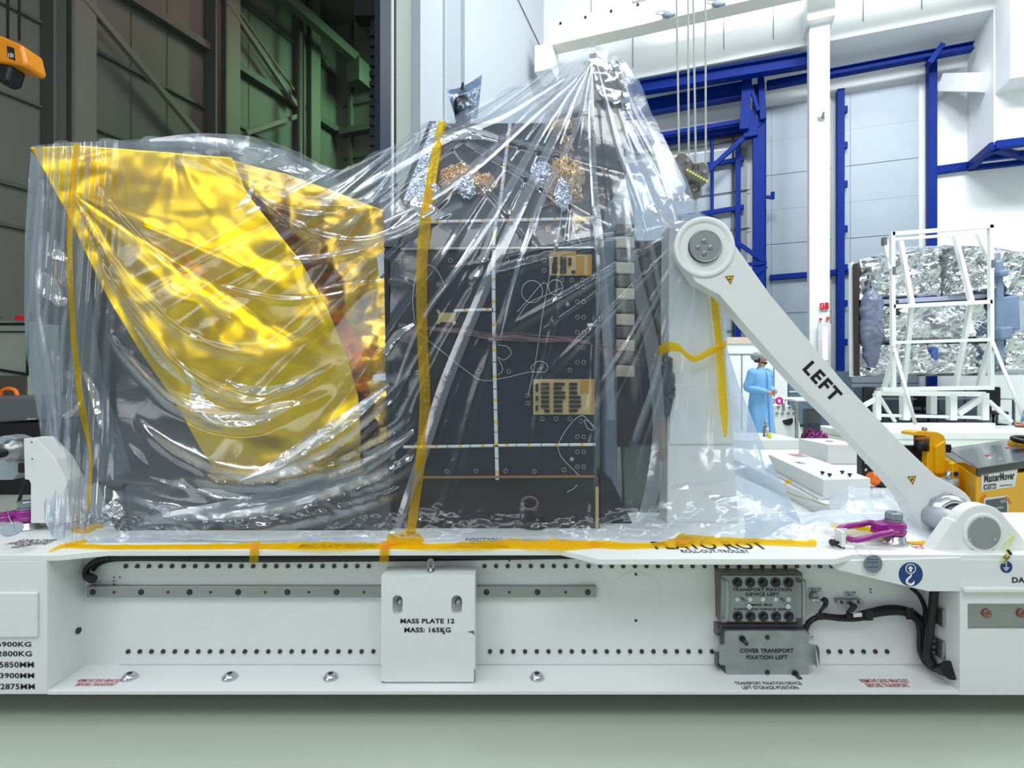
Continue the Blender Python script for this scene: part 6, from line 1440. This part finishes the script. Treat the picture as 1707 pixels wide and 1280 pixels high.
# ============================================================ yellow tug
A = Vector((2.81, 3.29, 0)); B = A + Vector((0.96, 0.28, 0)) * 1.25; Dk = Vector((0.50, 0.86, 0)) * 1.05
tg = thing('tug', 'yellow battery tug with black lid standing behind the trolley end', 'tug', (3.4, 3.9, 0))
zl = 0.80
MB().prism([A + Vector((0, 0, 0.08)), B + Vector((0, 0, 0.08)), B + Dk + Vector((0, 0, 0.08)), A + Dk + Vector((0, 0, 0.08))], (0, 0, zl - 0.13)).build('body', M_YEL, tg, 0.012)
nrm = Vector((0.28, -0.96, 0)).normalized(); al = Vector((0.96, 0.28, 0)).normalized()
e0 = A - al * 0.01 + nrm * 0.012
Uz = lambda z: Vector((0, 0, z))
e1 = B + nrm * 0.012
MB().hexa([e0 + Uz(zl - 0.05), e1 + Uz(zl + 0.03), e1 + Dk + Uz(zl + 0.03), e0 + Dk + Uz(zl - 0.05), e0 + Uz(zl), e1 + Uz(zl + 0.085), e1 + Dk + Uz(zl + 0.085), e0 + Dk + Uz(zl)]).build('lid', mat('glossy_black_lid', (18, 20, 24), 0.16, coat=0.3), tg, 0.01)
o0 = A + Dk * 0.25 + al * 0.12 + Vector((0, 0, zl + 0.001)); mb = MB()
for k in range(3):
    q = o0 + al * (0.1 + 0.28 * k) + Dk * (0.1 + 0.2 * (k % 2)) + Uz(0.068 * (0.25 + 0.28 * k)); mb.add([q, q + al * 0.16, q + al * 0.15 + Dk * 0.05, q + Dk * 0.05], [(0, 1, 2, 3)])
mb.build('red_lid_marks', M_SIGNR, tg)
mb = MB()
for x in (0.2, 0.8):
    for d in (0.2, 0.8): q = A + (B - A) * x + Dk * d; mb.cyl((q.x - 0.04, q.y, 0.08), (q.x + 0.04, q.y, 0.08), 0.08)
mb.build('wheels', M_BLACK, tg)
def FA(s, z, off=0.0): return A + al * s + nrm * off + Vector((0, 0, z + 0.107))
lb = MB().add([FA(0.045, 0.545, 0.002), FA(0.335, 0.56, 0.002), FA(0.36, 0.665, 0.002), FA(0.045, 0.655, 0.002)], [(0, 1, 2, 3)]).build('maker_label', M_WHITE2, tg, solid=0.002)
upv = Vector((0, 0, 1))
MB().text('MasterMover', FA(0.065, 0.598, 0.004), al + Vector((0, 0, 0.03)), upv, 0.265, 0.05, 0.03).text('mastermover.com', FA(0.2, 0.567, 0.004), al, upv, 0.11, 0.012).build('lettering', M_INK, lb)
mb = MB().add([FA(0.062, 0.555, 0.004), FA(0.168, 0.557, 0.004), FA(0.168, 0.588, 0.004), FA(0.062, 0.586, 0.004)], [(0, 1, 2, 3)]); mb.build('black_bar', M_INK, lb)
MB().text('MT1200+', FA(0.068, 0.560, 0.006), al, upv, 0.094, 0.022, 0.03).build('white_lettering', M_WHITE2, lb)
ps = thing('paper_sign', 'grey printed paper sign taped to the front of the yellow tug', 'sign', FA(0.16, 0.36, 0.006))
MB().add([FA(0.065, 0.28, 0.003), FA(0.275, 0.28, 0.003), FA(0.275, 0.51, 0.003), FA(0.065, 0.505, 0.003)], [(0, 1, 2, 3)]).build('white_sheet', M_WHITE2, ps, solid=0.001)
MB().add([FA(0.078, 0.28, 0.005), FA(0.262, 0.28, 0.005), FA(0.262, 0.498, 0.005), FA(0.078, 0.492, 0.005)], [(0, 1, 2, 3)]).build('grey_field', mat('print_grey', (86, 92, 98), 0.5, var=0.4, nscale=12), ps, solid=0.001)
mb = MB().text('PLATO', FA(0.2, 0.468, 0.007), al, upv, 0.055, 0.018).text('PLATO PLM MGSE', FA(0.115, 0.432, 0.007), al, upv, 0.11, 0.013).text('Master Mover', FA(0.13, 0.402, 0.007), al, upv, 0.08, 0.011).text('SAP No.', FA(0.165, 0.352, 0.007), al, upv, 0.07, 0.018).text('0000', FA(0.15, 0.32, 0.007), al, upv, 0.1, 0.014)
mb.build('white_lettering', M_WHITE2, ps)
for s, z, d in ((0.04, 0.475, 1), (0.255, 0.51, -1)):
    mb = MB().add([FA(s, z, 0.006), FA(s + 0.045, z + 0.045 * d, 0.006), FA(s + 0.035, z + 0.055 * d, 0.006), FA(s - 0.01, z + 0.012 * d, 0.006)], [(0, 1, 2, 3)]); mb.build('tape_strip', M_ORANGE, ps, solid=0.001)
Yh2 = 3.75
MB().pprism([(1522, 721), (1530, 718), (1564, 720), (1574, 726), (1577, 734), (1577, 766), (1600, 772), (1600, 900), (1546, 900), (1546, 745), (1544, 727), (1523, 726)], Yh2, 0.12).build('hitch_mast', M_YEL, tg, 0.006)
MB().pprism([(1560, 745), (1576, 735), (1576, 790), (1562, 790)], Yh2 - 0.03, 0.03).build('mast_rib', M_YEL, tg, 0.004)
c = P(1536, 734, Yh2 + 0.03); MB().cyl(c - Vector((0, 0, 0.07)), c + Vector((0, 0, 0.01)), 0.045).build('roller', M_BLACK, tg)
MB().cyl(P(1536, 727, Yh2 + 0.03), P(1536, 733, Yh2 + 0.03), 0.046).build('amber_collar', mat('amber_grease', (150, 96, 30), 0.5), tg)
MB().cyl(P(1541, 720, Yh2 + 0.05), P(1541, 712, Yh2 + 0.05), 0.016, n=8).build('hitch_bolt', M_STEEL, tg)
MB().cyl(P(1582, 830, Yh2 - 0.15), P(1582, 798, Yh2 - 0.15), 0.053).build('lift_cylinder', M_GREYP, tg); MB().cyl(P(1581, 800, Yh2 - 0.15), P(1581, 785, Yh2 - 0.15), 0.018).build('piston_rod', M_STEELL, tg)
MB().pprism([(1588, 773), (1592, 771), (1597, 773), (1600, 780), (1600, 840), (1588, 840)], Yh2 - 0.12, 0.04).build('lug_plate', M_YEL, tg, 0.004)
c = P(1593.5, 790, Yh2 - 0.122); s_ = MB().cyl(c, c - Vector((0, 0.002, 0)), 0.017).build('blue_disc', M_SIGNB, tg)
MB().pprism([(1577, 741), (1586, 741), (1587, 748), (1585, 755), (1577, 754)], Yh2 + 0.1, 0.08).build('black_plug', M_BLACKP, tg, 0.004)
q = P(1712, 733, 4.0); mb = MB().tube([q + Vector((0.085 * math.cos(t), 0.07 * math.sin(t), 0.01 * math.sin(t))) for t in np.linspace(0, 2 * math.pi, 24, False)], 0.018, 10, True); mb.build('handle_ring', M_BLACK, tg)
MB().hexa([(q.x - 0.09, 3.95, 0.66), (q.x + 0.18, 3.95, 0.66), (q.x + 0.18, 4.15, 0.66), (q.x - 0.09, 4.15, 0.66), (q.x - 0.03, 3.98, 0.87), (q.x + 0.14, 3.98, 0.87), (q.x + 0.14, 4.12, 0.87), (q.x - 0.03, 4.12, 0.87)]).build('control_head', M_YEL, tg, 0.01)
MB().ellipsoid((q.x - 0.035, 3.94, 0.775), 0.035, 0.03, 0.03).build('red_button', M_SIGNR, tg)
MB().box(q.x, q.x + 0.1, 4.0, 4.1, 0.5, 0.7).build('tiller_post', M_YEL, tg, 0.01)
cpl = thing('coupling_plate', 'black steel coupling plate with bright bolts between trolley and yellow tug', 'coupling', P(1500, 800, 3.82))
MB().pprism([(1437, 757), (1450, 757), (1500, 743), (1546, 743), (1546, 800), (1437, 800)], 3.80, 0.06).build('plate', M_BLACK, cpl, 0.003)
for x, y in ((1443, 771), (1443, 783), (1541, 754), (1541, 764), (1541, 775)):
    c = P(x, y, 3.80); MB().lathe([(0.011, 0), (0.011, -0.006), (0.006, -0.01)], c, (0, 1, 0), 12).build('bolt', M_STEELL, cpl)

# ============================================================ things on the far platform
lw_ = thing('long_white_box', 'long low white box with four black knobs lying on the far platform', 'box', (1.95, 3.65, 0.64))
bx = [(1.80, 3.14), (2.10, 3.18), (2.24, 4.16), (1.965, 4.16)]
MB().prism([(x, y, 0.641) for x, y in bx], (0, 0, 0.115)).build('box_body', M_WHITE2, lw_, 0.004)
MB().prism([(x + dx, y, 0.641) for (x, y), dx in zip(bx, (-0.03, 0.03, 0.03, -0.03))], (0, 0, 0.012)).build('base_flange', M_WHITE2, lw_, 0.002)
for x, y in ((1371, 791), (1383, 794.5), (1404, 790), (1416.5, 794.5)):
    q = PF(x, y, 0.756); MB().lathe([(0.004, 0), (0.006, 0.006), (0.012, 0.012), (0.012, 0.019), (0.007, 0.021)], q, n=12).build('knob', M_BLACKP, lw_)
mb = MB().ftext('REMOVE BEFORE TRANSPORT', 1330, 756, 1352, 762, 0.757); mb.build('red_lettering', M_RED, lw_)
mb = MB().ftext('EP21', 1334, 770, 1345, 773, 0.757); mb.build('lettering', M_INK, lw_)
wc = thing('white_block', 'white cube shaped block standing on the far platform behind the long box', 'block', (2.7, 4.55, 0.64))
MB().box(PX(1380, 4.4), PX(1438, 4.4), 4.4, 4.85, 0.641, PZ(741, 4.4)).build('block_body', M_WHITE2, wc, 0.004)
q = (2.7, 4.62, PZ(741, 4.4)); MB().cyl(q, (q[0], q[1], q[2] + 0.002), 0.03).build('lifting_socket', M_STEELK, wc)
M_DK = M_BLACKP
tc_ = thing('black_orange_tool', 'black handheld scanner with orange end standing on a round foot', 'tool', P(1478, 813, 3.5))
a = P(1449, 795, 3.5); b = P(1478, 807, 3.5); d = (b - a).normalized()
MB().lathe([(0.035, 0), (0.04, 0.01), (0.04, 0.05), (0.034, 0.058)], a, d, 20).build('orange_end', M_ORANGE, tc_)
MB().lathe([(0.034, 0.058), (0.038, 0.065), (0.038, 0.09), (0.032, 0.10), (0.034, 0.13), (0.03, 0.16), (0.012, 0.20)], a, d, 20).build('barrel', M_DK, tc_)
MB().lathe([(0.04, 0.0), (0.042, 0.008), (0.015, 0.014), (0.012, 0.05)], P(1466, 815, 3.5), n=20).build('round_foot', M_DK, tc_)
cl = thing('clamp_tool', 'black and steel clamp tool lying on the crumpled film', 'tool', P(1445, 830, 3.2))
mb = MB().bar(P(1426, 814, 3.2), P(1440, 824, 3.2), 0.02, 0.025); mb.bar(P(1438, 822, 3.2), P(1458, 826, 3.2), 0.025, 0.025); mb.bar(P(1450, 826, 3.19), P(1461, 832, 3.19), 0.03, 0.04); mb.cyl(P(1437, 816, 3.22), P(1453, 816, 3.22), 0.013); mb.ellipsoid(P(1469, 827, 3.2), 0.016, 0.014, 0.014)
mb.build('clamp_arm', M_DK, cl, 0.002)
MB().cyl(P(1411, 828, 3.2), P(1450, 828, 3.2), 0.006).box(PX(1418, 3.2), PX(1425, 3.2), 3.17, 3.19, PZ(831, 3.2), PZ(820, 3.2)).build('steel_rod', M_STEEL, cl)
MB().tube([P(1465, 829, 3.2), P(1478, 835, 3.2), P(1488, 837, 3.2)], 0.003, 6, res=4).tube([P(1462, 833, 3.2), P(1475, 839, 3.2), P(1484, 841, 3.2)], 0.003, 6, res=4).build('thin_leads', M_DK, cl)
bc_ = thing('black_cap', 'flat black cap lying beside the long white box', 'cap', P(1381, 819, 3.36)); MB().lathe([(0.02, 0), (0.024, 0.006), (0.024, 0.014), (0.016, 0.018)], PF(1381, 820, 0.641), n=20).build('cap_body', M_DK, bc_)  # loose black cap beside the long box
gw = thing('green_wire', 'thin green yellow wire trailing over the film toward the clamp tool', 'wire', P(1360, 835, 3.0)); MB().tube([P(1312, 820, 3.0), P(1330, 827, 3.0), P(1352, 833, 3.0), P(1372, 840, 3.0), P(1390, 841, 3.0), P(1408, 840, 3.05)], 0.0028, 6, res=6).build('wire', mat('olive_wire', (150, 156, 60), 0.5), gw)
yt_ = thing('amber_tape', 'curled scrap of amber tape beside the foot of the plastic', 'tape', P(1313, 805, 3.2)); MB().strip([P(1309, 805, 3.2), P(1313, 803, 3.19), P(1317, 803, 3.2), P(1320, 802, 3.22)], 0.02, (0, 0.3, 1)).build('tape_band', M_TAPE, yt_)
# lifting fixture, chain, small items by the person
lf = thing('lifting_fixture', 'white sloped lifting fixture with a pink ring on top, beside the person', 'lifting fixture', (PX(1315, 11.4), 11.5, 0))
Yl = 11.35
MB().pprism([(1292, 676), (1320, 676), (1321, 684), (1328, 686), (1337, 722), (1335, 731), (1294, 731), (1290, 700)], Yl, 0.6).build('fixture_body', M_WHITE2, lf, 0.02)
c = P(1313, 700.5, Yl); MB().lathe([(0.11, 0), (0.11, -0.005)], c, (0.05, 1, -0.2), 24).build('oval_hole', M_BLACKP, lf)
mb = MB()
for x, y in ((1297, 679), (1316, 679), (1295, 689), (1304, 689), (1313.5, 689), (1323, 689)): c = P(x, y, Yl); mb.cyl(c, c - Vector((0, 0.02, 0)), 0.03, n=12)
mb.build('bolts', M_STEEL, lf)
M_PINK = mat('magenta_paint', (214, 40, 150), 0.35)
c = P(1299, 668, Yl); MB().tube([c + Vector((0.058 * math.cos(t), 0, 0.062 * math.sin(t))) for t in np.linspace(0, 2 * math.pi, 20, False)], 0.026, 10, True).build('ring', M_PINK, lf)
MB().cyl(P(1306, 684, Yl), P(1306, 668, Yl), 0.03).tube([P(1306, 671, Yl), P(1311, 666, Yl), P(1318, 666, Yl)], 0.014, 8, res=4).build('post', M_STEEL, lf)
chn = thing('purple_chain', 'heap of purple chain lying on the floor beside the table leg', 'chain', (PX(1357, 11.5), 11.5, 0)); mb = MB(); rr = np.random.default_rng(8)
for k in range(70):
    cx_ = rr.uniform(1343, 1374); c = Vector((PX(cx_, 11.5), 11.5 + rr.uniform(-0.2, 0.25), abs(rr.normal(0.05, 0.06)) + 0.02)); e1 = Vector(rr.normal(size=3)).normalized(); e2 = e1.orthogonal().normalized()
    mb.tube([c + e1 * (0.06 * math.cos(t)) + e2 * (0.035 * math.sin(t)) for t in np.linspace(0, 2 * math.pi, 10, False)], 0.014, 6, True)
o = mb.build('chain_links', M_PURPLE, chn); o['kind'] = 'stuff'
bl = thing('steel_bollard', 'short steel post with rod rising at the far trolley end, near the person', 'post', P(1277, 745, 6.2)); MB().cyl(P(1277, 752, 5.6), P(1277, 712, 5.6), 0.03).cyl(P(1276, 712, 5.6), P(1276, 700, 5.6), 0.012).build('post_body', M_STEEL, bl)
MB().lathe([(0.02, 0), (0.018, 0.02), (0.02, 0.045), (0.016, 0.05)], PF(1283, 730, 0.736), n=14).build('marker_knob', mat('lime_yellow', (228, 236, 40), 0.4), tr)
# ============================================================ left background
ms = thing('dark_machine', 'grey and black machine with an orange hose in the dim hall at the left edge', 'machine', (PX(20, 6.2), 6.4, 0))
Ym = 6.2
MB().pprism([(-60, 662), (60, 661), (66, 668), (66, 700), (-60, 708)], Ym, 0.8).build('upper_cover', M_GREYD, ms, 0.03)
MB().pprism([(-60, 705), (66, 702), (80, 740), (80, 860), (-60, 860)], Ym + 0.02, 0.8).build('lower_body', M_BLACK, ms, 0.03)
MB().ptext('SERVICE', 45, 697, 60, 699.5, Ym - 0.001).build('lettering', M_WHITE2, ms)
MB().tube([P(2, 660, Ym + 0.3), P(4, 652, Ym + 0.3), P(14, 648, Ym + 0.3), P(25, 651, Ym + 0.3), P(29, 660, Ym + 0.3)], 0.025, 8, res=5).build('hose', M_ORANGE, ms)
rs = thing('rack_cabinet', 'pale cabinet front with dark frame standing in the dim hall at the left edge', 'cabinet', (PX(10, 8.6), 8.8, 0))
MB().box(PX(-120, 8.6), PX(46, 8.6), 8.6, 9.2, 0.0, PZ(536, 8.6)).build('body', mat('pale_green_panel', (150, 158, 148), 0.5), rs, 0.01)
mb = MB()
mb.box(PX(-120, 8.6), PX(47, 8.6), 8.57, 8.6, PZ(542, 8.6), PZ(538, 8.6)); mb.box(PX(-120, 8.6), PX(47, 8.6), 8.57, 8.6, PZ(554, 8.6), PZ(552, 8.6)); mb.box(PX(46, 8.6), PX(48, 8.6), 8.57, 8.6, PZ(624, 8.6), PZ(536, 8.6)); mb.bar(P(-10, 615, 8.58), P(47, 624, 8.58), 0.03, 0.04)
mb.build('frame_bars', M_BLACKP, rs)
MB().box(PX(-120, 8.6), PX(46, 8.6), 8.56, 8.6, 0.0, PZ(626, 8.6)).build('lower_panel', mat('brown_grey_panel', (78, 74, 68), 0.6), rs)
MB().box(PX(34, 8.6), PX(40, 8.6), 8.5, 8.6, PZ(534, 8.6), PZ(527, 8.6)).build('red_lamp', M_SIGNR, rs)
MB().ptext('A', 1, 527, 5, 531, 8.56).build('lettering', M_INK, rs)
